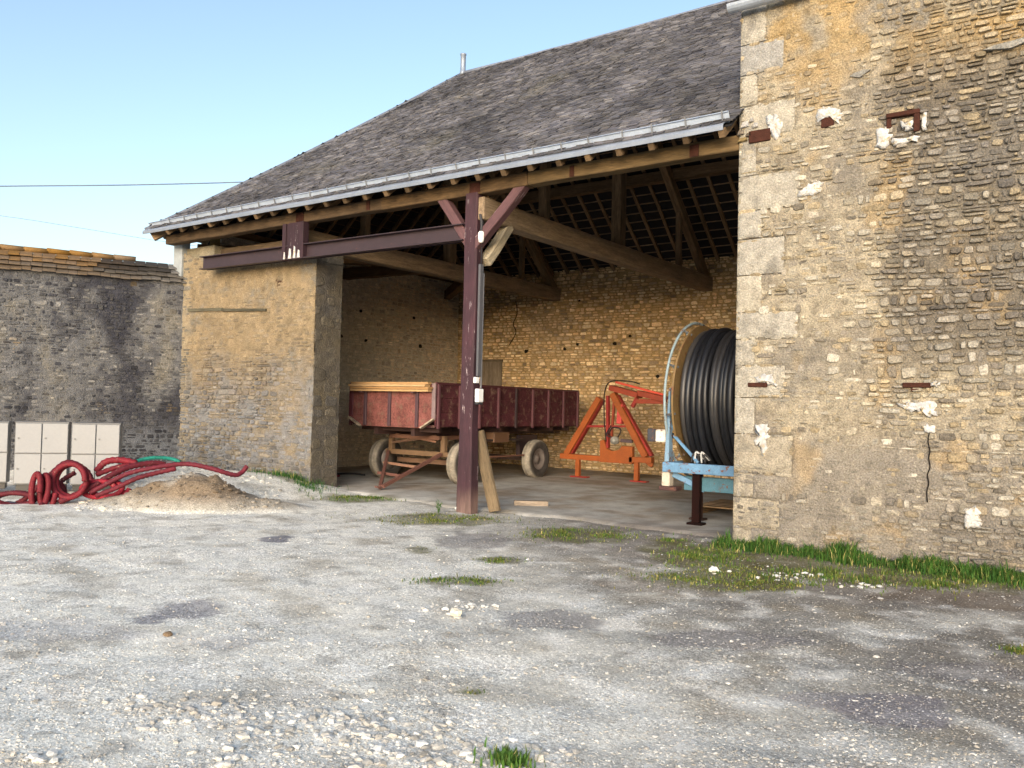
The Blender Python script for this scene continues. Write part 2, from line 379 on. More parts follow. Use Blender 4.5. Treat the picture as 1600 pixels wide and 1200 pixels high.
# U runs +y -> N = (U.y,-U.x)=(1,0,0)
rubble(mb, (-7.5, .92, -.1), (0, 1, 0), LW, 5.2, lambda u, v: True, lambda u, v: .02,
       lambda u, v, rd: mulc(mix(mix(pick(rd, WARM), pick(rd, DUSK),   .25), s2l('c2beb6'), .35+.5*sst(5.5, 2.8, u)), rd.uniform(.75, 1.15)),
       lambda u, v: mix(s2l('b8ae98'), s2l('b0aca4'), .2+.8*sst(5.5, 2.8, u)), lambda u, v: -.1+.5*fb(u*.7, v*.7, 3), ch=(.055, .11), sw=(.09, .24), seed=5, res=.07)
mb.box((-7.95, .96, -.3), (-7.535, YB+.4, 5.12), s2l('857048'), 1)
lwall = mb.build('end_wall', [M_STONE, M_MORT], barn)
hl = []
for (u, v, s) in ((563, 486, .04), (646, 497, .045), (532, 525, .05), (571, 532, .04), (656, 541, .06)):
    p = plane(u, v, 0, -7.5); hl.append((p.y-.92, p.z+.1, s, s))
holes(hl, (-7.5, .92, -.1), (0, 1, 0), (1, 0, 0), lwall)
# front pier (front wall stub), x XL..XP, y .37...92
mb = MB(); PH = 4.55
def ptop(u): return 4.62-.14*sst(0, .6, u)-.10*sst(2.5, 4.1, u)
def p_zone(u, v):      # 1 = smooth ochre render, 0 = open stone
    z = sst(1.6, 3.0, v+1.1*fb(u*1.3, v*1.3, 2)); z = max(z, sst(2.9, 3.3, u+.2*ns(v*2, 4))*.75); return max(z, .15)
OCH = s2l('bba27a'); 
def p_col(u, v, rd):
    z = p_zone(u, v); c = mix(pick(rd, [(.3, s2l('b39c7b')), (.3, s2l('a49078')), (.2, s2l('8d8477')), (.2, s2l('bba98a'))]), OCH, z*.75)
    c = mix(c, s2l('8a8578'), .8*sst(.5, .15, u+.2*ns(v*3, 1)))
    c = mix(c, pick(rd, [(.4, s2l('aaa9a4')), (.3, s2l('b5a68c')), (.3, s2l('8f8c86'))]), .75*sst(2.6, 1.0, v+1.5*fb(u*1.2, v*1.2, 6)))
    return mulc(c, rd.uniform(.75, 1.15))
def p_m(u, v):
    z = p_zone(u, v); c = mix(s2l('a29176'), mix(s2l('b69b72'), s2l('c8ad82'), .5+fb(u*3, v*3, 1)), z)
    c = mix(c, s2l('9d9788'), .7*sst(.02, .35, fb(u*1.6+4, v*1.6, 7)+.4*fb(u*7, v*7, 2)))
    c = mix(c, mix(s2l('a5a39c'), s2l('b09d7e'), sst(-.1, .2, fb(u*3, v*3, 46))), .8*sst(2.6, 1.0, v+1.5*fb(u*1.2, v*1.2, 6))); c = mix(c, s2l('8d7a5c'), .6*sst(.1, .35, fb(u*4, v*6, 16)))
    c = mix(c, s2l('c9b48e'), .6*sst(.35, .15, u+.15*ns(v*3, 1)))
    if math.hypot(u-3.1, v-3.86) < .09: c = s2l('6a4c3a')
    return c
rubble(mb, (XL, .37, 0), (1, 0, 0), XP-XL, 4.7, lambda u, v: v < ptop(u), lambda u, v: .022*(1-p_zone(u, v)*.35), p_col, p_m, lambda u, v: -.55+1.15*p_zone(u, v)+.45*fb(u*7, v*7, 61), ch=(.05, .10), sw=(.1, .28), seed=11, res=.045)
# inner side face (normal +x)
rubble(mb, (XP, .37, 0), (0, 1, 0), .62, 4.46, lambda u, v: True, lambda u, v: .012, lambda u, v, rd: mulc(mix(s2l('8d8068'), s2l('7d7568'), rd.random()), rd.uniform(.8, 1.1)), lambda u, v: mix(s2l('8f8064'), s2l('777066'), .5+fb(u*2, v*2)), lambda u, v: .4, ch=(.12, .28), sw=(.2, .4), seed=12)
mb.box((XL, .40, -.3), (XP-.03, .99, 4.40), OCH, 1)
mb.box((XL, .42, 4.39), (XL+.95, .95, 4.74), s2l('c2b18d'), 1)
pier = mb.build('front_pier', [M_STONE_P, M_MORT_P], barn)
q = MB(); q.beam((XL+.25, .358, 3.44), (XL+1.4, .352, 3.40), .07, .06, s2l('5f5b4c'), seg=6, jit=.02); q.beam((XL+1.4, .350, 3.39), (XL+2.75, .355, 3.31), .07, .05, s2l('4c493d'), seg=6, jit=.02); q.build('lintel', M_WOOD, pier)

# ---- roof surfaces
def rz(t):   # t = horizontal distance in from eave line, bell-cast foot
    full = YR-YE
    base = ZE+(ZR-ZE)*(t/full); return base-.10*math.sin(math.pi*min(1, t/full))*0.6+.0
roofT = [s2l('706b6b'), s2l('7b7675'), s2l('625e60'), s2l('87807a'), s2l('69635f')]
def slates(plan, pos, tmax, smin, smax, seed, w=.15, ex=.092):
    """rows of individual tiles; pos(s,t)->3D point on the slope"""
    rd = random.Random(seed); V = []; F = []; K = []
    full = YR-YE; slope = math.hypot(full, ZR-ZE)/full; rows = int(full*slope/ex)
    for r in range(rows+1):
        t0 = r*ex/slope; off = rd.random()*w
        s = smin-off
        while s < smax:
            ww = w*rd.uniform(.85, 1.15); sc = s+ww/2
            if plan(sc, t0+.05):
                a = pos(s+.004, t0-.0); b = pos(s+ww-.004, t0-.0); t1 = min(full, t0+ex*2.2/slope); c = pos(s+ww-.004, t1); d = pos(s+.004, t1)
                n = (b-a).cross(d-a).normalized()
                if n.z < 0: n = -n
                lift = .024+rd.uniform(-.004, .009); sk = rd.uniform(-.006, .006); dr = Vector((0, 0, 0))
                up = (d-a).normalized()*rd.uniform(-.012, .012)
                a2 = a+n*(lift+sk)+up; b2 = b+n*(lift-sk)+up; c2 = c+n*.004; d2 = d+n*.004
                k = len(V); V += [a2, b2, c2, d2, a2-n*.013, b2-n*.013]; F += [(k, k+1, k+2, k+3), (k+4, k+5, k+1, k)]
                q = fb(sc*.55, t0*.9, seed)+.5*fb(sc*2.0, t0*2.5, seed+3); cc = mix(rd.choice(roofT), rd.choice(roofT), rd.random())
                cc = mulc(cc, 1+q*1.1); cc = mix(cc, s2l('857d69'), .3*sst(.15, .4, fb(sc*.8+5, t0*1.1, seed+9)))
                cc = mulc(cc, rd.uniform(.78, 1.22)); K += [cc]*4+[mulc(cc, .8)]*2
            s += ww
    m = MB(); m.add(V, F, K, None, 0, False); return m
def pos_front(s, t): return Vector((s, YE+t, rz(t)+.025*(1+ns(s*.3, t*.3, 5))))
def pos_back(s, t): return Vector((s, 2*YR-YE-t, rz(t)))
kx = (XA-XE)/(YR-YE)
def pos_hip(s, t): return Vector((XE+t*kx, s, rz(t)+.018*(1+ns(s*.3, t*.3, 9))))
full = YR-YE
dk = MB()
def slab(p, col=s2l('2e2b2b')):
    n = (p[1]-p[0]).cross(p[-1]-p[0]).normalized()
    if n.z < 0: n = -n
    a = [q-n*.012 for q in p]; b = [q-n*.022 for q in p]; k = len(p)
    dk.add(a+b, [tuple(range(k)), tuple(range(k, 2*k))[::-1]]+[(i, (i+1) % k, k+(i+1) % k, k+i) for i in range(k)], col)
SG = 10
for i in range(SG):
    ta, tb = full*i/SG, full*(i+1)/SG
    slab([Vector((XE+ta*kx, YE+ta, rz(ta))), Vector((XN, YE+ta, rz(ta))), Vector((XN, YE+tb, rz(tb))), Vector((XE+tb*kx, YE+tb, rz(tb)))])
    slab([Vector((XE+ta*kx, 2*YR-YE-ta, rz(ta))), Vector((XN, 2*YR-YE-ta, rz(ta))), Vector((XN, 2*YR-YE-tb, rz(tb))), Vector((XE+tb*kx, 2*YR-YE-tb, rz(tb)))])
    slab([Vector((XE+ta*kx, YE+ta, rz(ta))), Vector((XE+ta*kx, 2*YR-YE-ta, rz(ta))), Vector((XE+tb*kx, 2*YR-YE-tb, rz(tb))), Vector((XE+tb*kx, YE+tb, rz(tb)))])
roof = dk.build('roof', M_SLATE, barn)  # dark deck sheet added to stop light leaking between tiles; parent of roof parts
a = slates(lambda s, t: s > XE+t*kx+.03 and s < XN, pos_front, full, XE, XN, 1)
b = slates(lambda s, t: s > YE+t+.03 and s < 2*YR-YE-t-.03, pos_hip, full, YE, 2*YR-YE, 2)
c = slates(lambda s, t: s > XE+t*kx+.03 and s < XN, pos_back, full, XE, XN, 4, w=.2, ex=.16)
for nm, q in (('front_slope_tiles', a), ('hip_slope_tiles', b), ('rear_slope_tiles', c)): q.build(nm, M_SLATE, roof)
# ridge and hip caps
rc = MB(); pr = [Vector((XA+(XN-XA)*i/14, YR, ZR+.035-.03*math.sin(math.pi*i/14)+.008*ns(i*.9, 0))) for i in range(15)]
rc.tube(pr, .055, 8, s2l('8d8f96'), sub=1)
for sy in (0, 1):
    rc.tube([Vector((XE+full*i/12*kx, (YE+full*i/12) if sy == 0 else (2*YR-YE-full*i/12), rz(full*i/12)+.03)) for i in range(13)], .045, 8, s2l('7d8088'), sub=1)
rc.build('ridge_cap', M_SLATE, roof)
fi = MB(); fi.lathe([(0, 0), (.075, 0), (.07, .1), (.06, .12), (.06, .46), (.07, .47), (.07, .50), (0, .51)], (XA+.02, YR, ZR-.02), (0, 0, 1), 12, s2l('e8ecf0'))
fi.build('finial', M_ZINC, roof)
# rafters (common rafters at .46 m, front and back, with tails), battens
RX = [0.79+.462*i for i in range(-18, 8)]
WR = s2l('7d6850'); WD = s2l('6a5844')
def slope_pts(x, front, t0, t1, drop):
    f = (lambda t: Vector((x, YE+t, rz(t)-drop))) if front else (lambda t: Vector((x, 2*YR-YE-t, rz(t)-drop)))
    return f(t0), f(t1)
for x in RX:
    tm = full if x > XA else (x-XE)/kx
    if tm < .25: continue
    r = MB(); p, q = slope_pts(x, True, -.005, .45, .092); r.beam(p, q, .08, .10, mulc(s2l('65533e'), random.uniform(.6, 1.4)), seg=3, jit=.012)
    if tm > .5: p, q = slope_pts(x, True, .45, tm-.03, .085); r.beam(p, q, .075, .09, mulc(WR, random.uniform(.8, 1.2)), seg=6, jit=.02)
    r.build('rafter', M_WOOD, roof)
    r = MB(); p, q = slope_pts(x, False, .05, tm-.03, .085); r.beam(p, q, .075, .09, mulc(WR, random.uniform(.8, 1.2)), seg=6, jit=.02); r.build('rafter', M_WOOD, roof)
for i in range(19):
    y = .1+.462*i; tm = min(y-YE, 2*YR-YE-y)
    if tm < .3 or y > 9: continue
    r = MB(); r.beam((XE+.05, y, rz(.03)-.085), (XE+(tm-.05)*kx, y, rz(tm-.05)-.085), .075, .09, WR, seg=5, jit=.02); r.build('rafter', M_WOOD, roof)
bt = MB()
nb = int(full/.19)
for i in range(1, nb):
    t = i*.19; 
    for yy in (YE+t, 2*YR-YE-t): bt.beam((XE+t*kx+.02, yy, rz(t)-.033), (XN-.01, yy, rz(t)-.033), .04, .018, mulc(s2l('8d7a66'), random.uniform(.7, 1.2)))
    bt.beam((XE+t*kx, YE+t+.02, rz(t)-.033), (XE+t*kx, 2*YR-YE-t-.02, rz(t)-.033), .04, .018, s2l('5b4936'))
b_ = bt.build('roof_battens', M_WOOD, roof); b_['kind'] = 'stuff'
# hip rafters
for sy in (0, 1):
    y0 = YE+.1 if sy == 0 else 2*YR-YE-.1
    r = MB(); r.beam((XE+.1, y0, rz(.1)-.18), (XA, YR, ZR-.2), .12, .18, WR, seg=6, jit=.02); r.build('hip_rafter', M_WOOD, roof)
# purlins halfway
for (y, x0) in ((2.3, XE+2.6*kx), (6.8, XE+2.4*kx)):
    tt = min(y-YE, 2*YR-YE-y); r = MB(); r.beam((x0, y, rz(tt)-.25), (XN, y, rz(tt)-.25), .2, .22, WD, seg=8, jit=.03); r.build('purlin', M_WOOD, roof)
r = MB(); r.beam((XA, YR, ZR-.28), (XN, YR, ZR-.28), .16, .22, WD, seg=6, jit=.02); r.build('ridge_beam', M_WOOD, roof)
# eave beam (wall plate carrying the rafters)
r = MB(); cols_e = s2l('8b6a47')
seg = 12
r.beam((-8.08, .10, 4.875), (-1.9, .10, 4.875), .20, .19, s2l('544535'), seg=16, jit=.012)
r.beam((-1.9, .095, 4.872), (1.0, .10, 4.88), .21, .205, s2l('594732'), seg=8, jit=.012)
r.beam((1.0, .10, 4.885), (XN-.01, .10, 4.89), .20, .19, s2l('68563c'), seg=8, jit=.012)
eave = r.build('eave_beam', M_WOOD, barn, bevel=.012)
for (x, w) in ((-3.9, .2), (-2.2, .08), (.05, .2), (1.75, .07), (3.55, .12)):
    q = MB(); q.box((x-w/2, -.012, 4.80), (x+w/2, .0, 4.95)); q.build('rust_plate', M_RUST, eave)
# soffit board under gutter / fascia

# zinc gutter: apron sheet + raised upstand + brackets
q2 = MB()
def ap(t, off): return (YE+t, rz(t)+off)
nse = 24
prof = [(-.045, -.066), (-.052, -.02), (-.046, .006), (.02, .04), (.16, .05)]
vs = []; fs = []
for i in range(nse+1):
    x = XE-.02+(XN-.06-XE)*i/nse; w = .006*ns(x*.8, 0)
    for (dy, dz) in prof: vs.append((x, YE+dy, ZE+dz+w+ (dy*.8 if dy > 0 else 0)*.6))
np_ = len(prof)
for i in range(nse):
    for j in range(np_-1): fs.append((i*np_+j, (i+1)*np_+j, (i+1)*np_+j+1, i*np_+j+1))
q2.add(vs, fs, (.8, .8, .82))
gut = q2.build('gutter', M_ZINC, barn); md = gut.modifiers.new('th', 'SOLIDIFY'); md.thickness = .006
q = MB(); vs = []; fs = []
for i in range(nse+1):
    x = XE+.03+(XN-.08-XE)*i/nse; w = .006*ns(x*.8, 3)
    for (dy, dz) in ((.095, .06), (.045, .172), (.036, .178), (.03, .168)): vs.append((x, YE+dy, ZE+dz+w))
for i in range(nse):
    for j in range(3): fs.append((i*4+j, (i+1)*4+j, (i+1)*4+j+1, i*4+j+1))
q.add(vs, fs, (1.35, 1.38, 1.42)); up = q.build('gutter_upstand', M_ZINC, gut); md = up.modifiers.new('th', 'SOLIDIFY'); md.thickness = .005
for x in RX:
    if x < XE+.15: continue
    q = MB(); dx = random.uniform(-.02, .02); tl = random.uniform(-.01, .01)
    q.beam((x+dx, YE+.066, ZE+.055), (x+dx+tl, YE+.022, ZE+.192), .018, .01, s2l('74777c')); q.beam((x+dx+tl, YE+.02, ZE+.192), (x+dx+tl, YE+.09, ZE+.20), .018, .008, s2l('74777c'))
    q.build('gutter_bracket', M_GREY, gut)

# trusses
def truss(x, seed):
    t = MB(); t.beam((x, .02, 4.56), (x, YB-.02, 4.60), .26, .34, s2l('877560'), seg=10, jit=.012)
    T = t.build('truss', M_WOOD, barn, bevel=.015)
    def part(n, *a, **k): q = MB(); q.beam(*a, **k); return q.build(n, M_WOOD, T, bevel=.01)
    part('king_post', (x, YR, 4.62), (x, YR, ZR-.3), .2, .24, WR, seg=5, jit=.02)
    part('principal_rafter', (x, YB-.15, 4.74), (x, YR+.05, ZR-.45), .16, .22, WR, seg=6, jit=.03)
    part('principal_rafter', (x, .2, 4.74), (x, YR-.05, ZR-.45), .16, .22, WR, seg=6, jit=.03)
    part('queen_post', (x, 1.85, 4.72), (x, 1.85, 6.1), .15, .15, WR, seg=3, jit=.02)
    part('queen_post', (x, 7.25, 4.72), (x, 7.25, 6.0), .11, .13, WR, seg=3, jit=.02)
    return T
t1 = truss(.08, 1); t2 = truss(-4.15, 2)
# hip end timbers: tie to hip, wall plate, corner brace
def timber(n, a, b, w, h, col=WR, parent=barn, **k):
    q = MB(); q.beam(a, b, w, h, col, seg=6, jit=.03, **k); return q.build(n, M_WOOD, parent, bevel=.01)
timber('wall_plate', (-7.72, .95, 5.2), (-7.72, YB-.2, 5.2), .22, .18, s2l('7d6850'))
timber('half_tie_beam', (-7.7, YR, 4.75), (-4.27, YR, 4.72), .22, .26, s2l('66503a'))
timber('dragon_beam', (-7.75, .55, 4.72), (-4.28, 3.6, 4.66), .2, .24, s2l('66503a'))
timber('dragon_beam', (-7.75, YB-.3, 4.72), (-4.28, 5.4, 4.66), .2, .24, s2l('66503a'))
timber('front_plate', (-7.9, .72, 4.60), (-4.28, .62, 4.52), .22, .22, s2l('5a4c3c'))
# corbel brace between post and tie beam, whitewashed
q = MB(); q.beam((.12, .2, 3.78), (.12, .78, 4.42), .17, .17, s2l('a09580'), seg=5, jit=.05, taper=.9); q.build('corbel_brace', M_WOOD, barn, bevel=.02)

# purple post
PU = s2l('452c34'); PU2 = s2l('34232a')
q = MB(); ps = 10
for (z0, z1) in ((-0.03, 4.80),):
    vs = []; g = []; n = 22
    for i in range(n+1):
        z = z0+(z1-z0)*i/n; k = 1+.16*sst(1.5, 0, z)+.04*ns(z*1.2, 3); o = .012*ns(z*.8, 8); ch = .022
        x0, x1, y0, y1 = -.125*k+o-.012*(1-z/4.7), .115*k+o-.012*(1-z/4.7), -.02-.02*(k-1), .165*k
        for (x, y) in ((x0+ch, y0), (x1-ch, y0), (x1, y0+ch), (x1, y1-ch), (x1-ch, y1), (x0+ch, y1), (x0, y1-ch), (x0, y0+ch)): vs.append((x, y, z)); g.append((z, x, y))
    fs = [tuple(range(8))[::-1], tuple(n*8+i for i in range(8))]
    for i in range(n):
        for j in range(8): fs.append((i*8+j, i*8+(j+1) % 8, i*8+8+(j+1) % 8, i*8+8+j))
    col = []
    for p in vs:
        c = mix(PU, PU2, .5+ns(p[2]*2, p[0]*20)); c = mix(c, s2l('7d6860'), .7*sst(.30, .0, p[2]+.25*ns(p[2]*9, p[0]*40, p[1]*30))); col.append(c)
    q.add(vs, fs, col, g)
post = q.build('post', M_PAINTW, barn)
for (a, b) in (((-.68, .085, 4.86), (-.03, .06, 4.02)), ((.93, .085, 4.87), (.03, .06, 3.98))):
    q = MB(); q.beam(a, b, .15, .15, mix(PU, s2l('8a6a68'), .25), up=(0, 1, 0), seg=4, jit=.01); q.build('brace', M_PAINTW, post, bevel=.01)
# steel transfer beam (channel) + stub post
q = MB(); SB = s2l('372a2f'); A = Vector((-6.78, .03, 4.28)); B = Vector((-.13, .03, 4.22))
dz = .125
q.beam(A, B, .012, 2*dz, SB); 
for s_ in (-1, 1): q.beam(A+Vector((0, -.045, s_*(dz-.006))), B+Vector((0, -.045, s_*(dz-.006))), .10, .014, SB)
q.beam(A+Vector((.004, .085, 0)), B+Vector((0, .085, 0)), .012, 2*dz, SB)
sb = q.build('steel_beam', M_STEEL, barn)
q = MB(); vs = []; q.box((-4.28, -.075, 4.12), (-4.19+.0, .06, 4.775), PU2); q.box((-4.12, -.075, 4.12), (-3.72, .06, 4.775), PU2)
q.box((-4.19, -.05, 4.13), (-4.12, .05, 4.77), mulc(PU2, .8))
q.build('stub_post', M_PAINTW, sb, bevel=.006)
# lime drips on the stub foot
q = MB()
for (x, w, h) in ((-4.2, .06, .12), (-4.05, .09, .17), (-3.93, .07, .2), (-3.82, .08, .13)): q.prism([(x-w/2, 4.135), (x+w/2, 4.135), (x+w*.3, 4.135+h), (x-w*.2, 4.135+h*1.1)], .079, .083)
q.build('white_streak', M_PAT, sb)

# grey board fixed on the back wall
q = MB(); q.box((-6.58, YB-.09, 1.2), (-5.86, YB-.045, 2.86), s2l('7d7264')); q.box((-6.60, YB-.10, 2.84), (-5.84, YB-.04, 2.9), s2l('6c6154'))
bd = q.build('wall_board', M_WOOD, None, bevel=.006); tag(bd, 'grey weathered board standing against the back wall behind the red trailer', 'board')

# ---------------------------------------------------------------- neighbour building
nb_ = thing('stone_house', 'tall rubble stone building at the right with rusty iron stubs and white plaster patches', 'building', (0, 0, 0))
NH = 6.6; NW = 5.2
def n_cov(u, v):      # mortar/plaster cover
    c = .02+.55*fb(u*.9+2, v*.9, 4)+1.0*fb(u*5, v*5, 14)-.35*sst(1.5, 1.8, u)*sst(1.8, 2.4, v)
    c += .6*sst(1.65, 1.35, u)*sst(.3, 1, v)           # left strip partly rendered
    c += .8*sst(1.55, 1.2, v+.15*ns(u*2, 1))*sst(.75, 1.0, v)*sst(2.4, 2.0, u)
    c += .35*sst(2.0, 1.7, v+.1*fb(u, v))*sst(3.2, 2.2, u)
    c += .5*sst(5.2, 6.0, v)*sst(2.6, 1.2, u)
    c -= .9*sst(.75, .55, v)*sst(2.0, 2.4, u)
    return max(-.6, min(1.25, c))
def n_col(u, v, rd):
    c = pick(rd, [(.26, s2l('c9bea4')), (.2, s2l('c2ae88')), (.2, s2l('b3aa98')), (.18, s2l('dad2bd')), (.16, s2l('8f8678'))])
    g = sst(1.45, 1.8, u+.3*fb(u*2, v*2, 77))*sst(1.9, 2.6, v)*sst(6.4, 5.2, v)*(.55+.7*sst(-.1, .3, fb(u*.9, v*.9, 41)))
    g = max(g, .8*sst(.12, .4, fb(u*.8+30, v*.8, 42)))
    g = min(1, g)
    if g > 0: c = mix(c, pick(rd, [(.3, s2l('8b857d')), (.3, s2l('6b665f')), (.25, s2l('b3aa9a')), (.15, s2l('bba987'))]), g)
    lich = sst(5.1, 6.3, v+.6*fb(u*1.3, v*1.3, 3)+.25*sst(.5, 1.5, u))
    c = mix(c, s2l('c2a878'), .5*lich)
    c = mix(c, s2l('8d877c'), .35*sst(1.2, .5, v))
    return mulc(mix(c, n_m(u, v), .32), rd.uniform(.66, 1.2))
def n_m(u, v):
    c = mix(s2l('a0947f'), s2l('c8bb9e'), .5+.9*fb(u*1.7, v*1.7, 5)+.9*fb(u*9, v*9, 25)); c = mix(c, s2l('6f6454'), .7*sst(.12, .4, fb(u*7, v*11, 35)))
    c = mix(c, s2l('6f675c'), .75*sst(1.5, 1.8, u+.3*fb(u*2, v*2, 77))*sst(1.9, 2.6, v)*sst(6.4, 5.4, v)); c = mix(c, s2l('8b857b'), .6*sst(.0, .35, fb(u*.8+30, v*.8, 42)+.4*fb(u*4, v*4, 2))); c = mix(c, s2l('3c362e'), .8*sst(.85, .6, v)*sst(1.9, 2.3, u))  # rough zone: joint shadow painted into the mortar; dark joints low at right
    c = mix(c, s2l('9b9386'), .75*sst(1.55, 1.15, v+.2*fb(u*2, v*2, 3)))
    lich = sst(5.0, 6.2, v+.7*fb(u*1.2, v*1.2, 3))
    c = mix(c, s2l('c6a05c'), .55*lich*sst(.05, .25, .2+fb(u*2.2, v*2.2, 9)))
    c = mix(c, s2l('c2a472'), .45*sst(.12, .3, fb(u*1.5+8, v*1.5, 2)))
    c = mix(c, s2l('968d7e'), .5*sst(.1, .3, fb(u*2.5+8, v*2.5, 12)))
    return c
quo = []; z = -.1; rd = random.Random(4); k = 0
while z < NH-.05:
    h = rd.uniform(.28, .48); w = (.26, .62)[k % 2]*rd.uniform(.85, 1.25); quo.append((z, min(NH-.02, z+h), w)); z += h; k += 1
def in_quo(u, v):
    for (a, b, w) in quo:
        if a <= v+(-.0) < b: return u < w-.03
    return False
mb = MB()
rubble(mb, (XN, 0, -.1), (1, 0, 0), NW, NH+.1, lambda u, v: True, lambda u, v: 0.0 if in_quo(u, v-.1) else .027, n_col, n_m, lambda u, v: -1.6 if in_quo(u, v-.1) else n_cov(u, v), ch=(.035, .105), sw=(.045, .20), seed=21, res=.035, wav=.05, bulge=.014)
mb.box((XN, .035, -.3), (XN+NW, .6, NH), s2l('a8977a'), 1)
mb.box((XN, .601, -.3), (XN+.55, 9.4, NH), s2l('a8977a'), 1)
nwall = mb.build('front_wall', [M_STONE_W, M_MORT_W], nb_)
for i, (z0, z1, w) in enumerate(quo):
    q = MB(); r = random.Random(i); nu_, nv_ = 10, 8; vs = []; fs = []; cs = []
    base = mix(s2l('c9c2b0'), s2l('aeaeaa'), r.random()*.8); base = mix(base, s2l('d2c6a8'), .4*r.random())
    base = mix(base, s2l('b3a68c'), .25)
    if z0 < 1.2: base = mix(base, s2l('a89a80'), .5)
    for a_ in range(nu_+1):
        for b_ in range(nv_+1):
            fu = a_/nu_; fv = b_/nv_; uu = fu*w; vv = z0+.006+fv*(z1-z0-.012); ed = min(fu*w, (1-fu)*w, fv*(z1-z0), (1-fv)*(z1-z0))
            dp = .020+.012*fb(uu*5, vv*5, i)-.022*sst(.035, 0, min(ed, 1 if fu < .01 else ed))
            if fu > .99: uu += .02*ns(vv*9, i)
            if fu < .01: uu += -.006+.012*ns(vv*6, 2)
            vs.append((XN+uu, -dp, vv)); cs.append(mulc(mix(base, s2l('8e887c'), .6*sst(.1, .35, fb(uu*4, vv*4, i+9))), 1+.35*fb(uu*8, vv*8, i)))
    for a_ in range(nu_):
        for b_ in range(nv_): fs.append((a_*(nv_+1)+b_, (a_+1)*(nv_+1)+b_, (a_+1)*(nv_+1)+b_+1, a_*(nv_+1)+b_+1))
    q.add(vs, fs, cs, None, 0, True)
    # left return of the block
    q.add([(XN-.004, -.012, z0+.008), (XN-.004, .4, z0+.008), (XN-.004, .4, z1-.008), (XN-.004, -.012, z1-.008)], [(0, 3, 2, 1)], base)
    q.build('quoin', [M_STONE_W], nwall)
for (x_, z_, w_, h_, c_) in ((.07, 5.08, .10, .07, 'd8d4cc'), (.02, 4.99, .09, .06, '8d8272'), (.12, 4.95, .08, .05, '6d6356'), (.20, 5.05, .07, .06, 'cfcac0'), (.04, 4.90, .12, .05, 'a08a5e'), (.15, 5.12, .06, .05, 'b9b3a8')):
    q = MB(); q.prism([(XN+x_-w_/2, z_-h_/2), (XN+x_+w_/2, z_-h_*.4), (XN+x_+w_*.4, z_+h_/2), (XN+x_-w_*.3, z_+h_*.45)], .0, .05, (0, 0, 0), col=s2l(c_)); q.build('corner_rubble', [M_STONE_W], nwall, bevel=.008)
# roof edge and gutter of neighbour
q = MB(); q.prism([(0, NH-.02), (NW+.0, NH-.02), (NW, NH+.03), (0, NH+.03)], -9.0, .05, (XN-.02, 0, 0), col=s2l('6b6463')); q.prism([(-.0, NH+.03), (NW, NH+.03), (NW, NH+1.6), (.0, NH+1.6)], -9.0, -3.0, (XN-.02, 0, 0), col=s2l('6b6463')); q.build('roof', M_SLATE, nb_)
q = MB(); vs = []; fs = []
for i in range(13):
    x = XN-.10+(NW+.2)*i/12
    for k in range(9):
        t = math.pi+math.pi*k/8; vs.append((x, -.17+.08*math.cos(t), NH-.085+.08*math.sin(t)+.004*i*.3))
for i in range(12):
    for k in range(8): fs.append((i*9+k, (i+1)*9+k, (i+1)*9+k+1, i*9+k+1))
q.add(vs, fs, (1.15, 1.15, 1.15)); g = q.build('gutter', M_ZINC, nb_); md = g.modifiers.new('th', 'SOLIDIFY'); md.thickness = .006
# iron stubs
def stub(n, pa, pb, dep, parent=nb_, t=.012, kind='bar'):
    a = plane(*pa, 1, 0); b = plane(*pb, 1, 0); x0, x1 = a.x, b.x; z1, z0 = a.z, b.z; q = MB()
    if kind == 'bar': q.box((x0, -dep, z0), (x1, .03, z1))
    else:
        q.box((x0, -dep, z1-.05), (x1, .03, z1)); q.box((x0, -dep*.7, z0+(z1-z0)*.35), (x0+.05, .03, z1-.051)); q.box((x1-.06, -dep, z0), (x1, .03, z1-.051))
    return q.build(n, M_RUST, parent, bevel=.006)
for a_, b_, d_, k_ in (((1172, 207), (1205, 220), .05, 'bar'), ((1284, 186), (1304, 198), .035, 'bar'), ((1386, 180), (1438, 206), .055, 'ch'), ((1170, 598), (1200, 605), .04, 'bar'), ((1411, 598), (1455, 606), .045, 'bar'), ((1424, 607), (1438, 612), .035, 'bar')):
    stub('iron_stub', a_, b_, d_, kind=k_)
def blob(poly_px, th=.03, n='plaster_patch'):
    pts = [plane(u, v, 1, 0) for u, v in poly_px]; q = MB(); P2 = []
    for i in range(len(pts)):
        a_, b_ = pts[i], pts[(i+1) % len(pts)]
        for t in (0, .2, .4, .6, .8):
            p = a_.lerp(b_, t); P2.append((p.x+.045*ns(p.x*28, p.z*28, 1), p.z+.045*ns(p.x*28, p.z*28, 5)))
    cx_ = sum(p[0] for p in P2)/len(P2); cz = sum(p[1] for p in P2)/len(P2); k = len(P2)
    vs = [(x, .0, z) for x, z in P2]+[(x, -th+.008*ns(x*30, z*30), z) for x, z in P2]+[(cx_+(x-cx_)*.6, -th-.012+.012*ns(x*30, z*30, 3), cz+(z-cz)*.6) for x, z in P2]+[(cx_, -th-.008, cz)]
    fs = [(i, (i+1) % k, k+(i+1) % k, k+i) for i in range(k)]+[(k+i, k+(i+1) % k, 2*k+(i+1) % k, 2*k+i) for i in range(k)]+[(2*k+i, 2*k+(i+1) % k, 3*k) for i in range(k)]
    q.add(vs, fs, (1, 1, 1), None, 0, True); q.build(n, M_PAT, nb_)
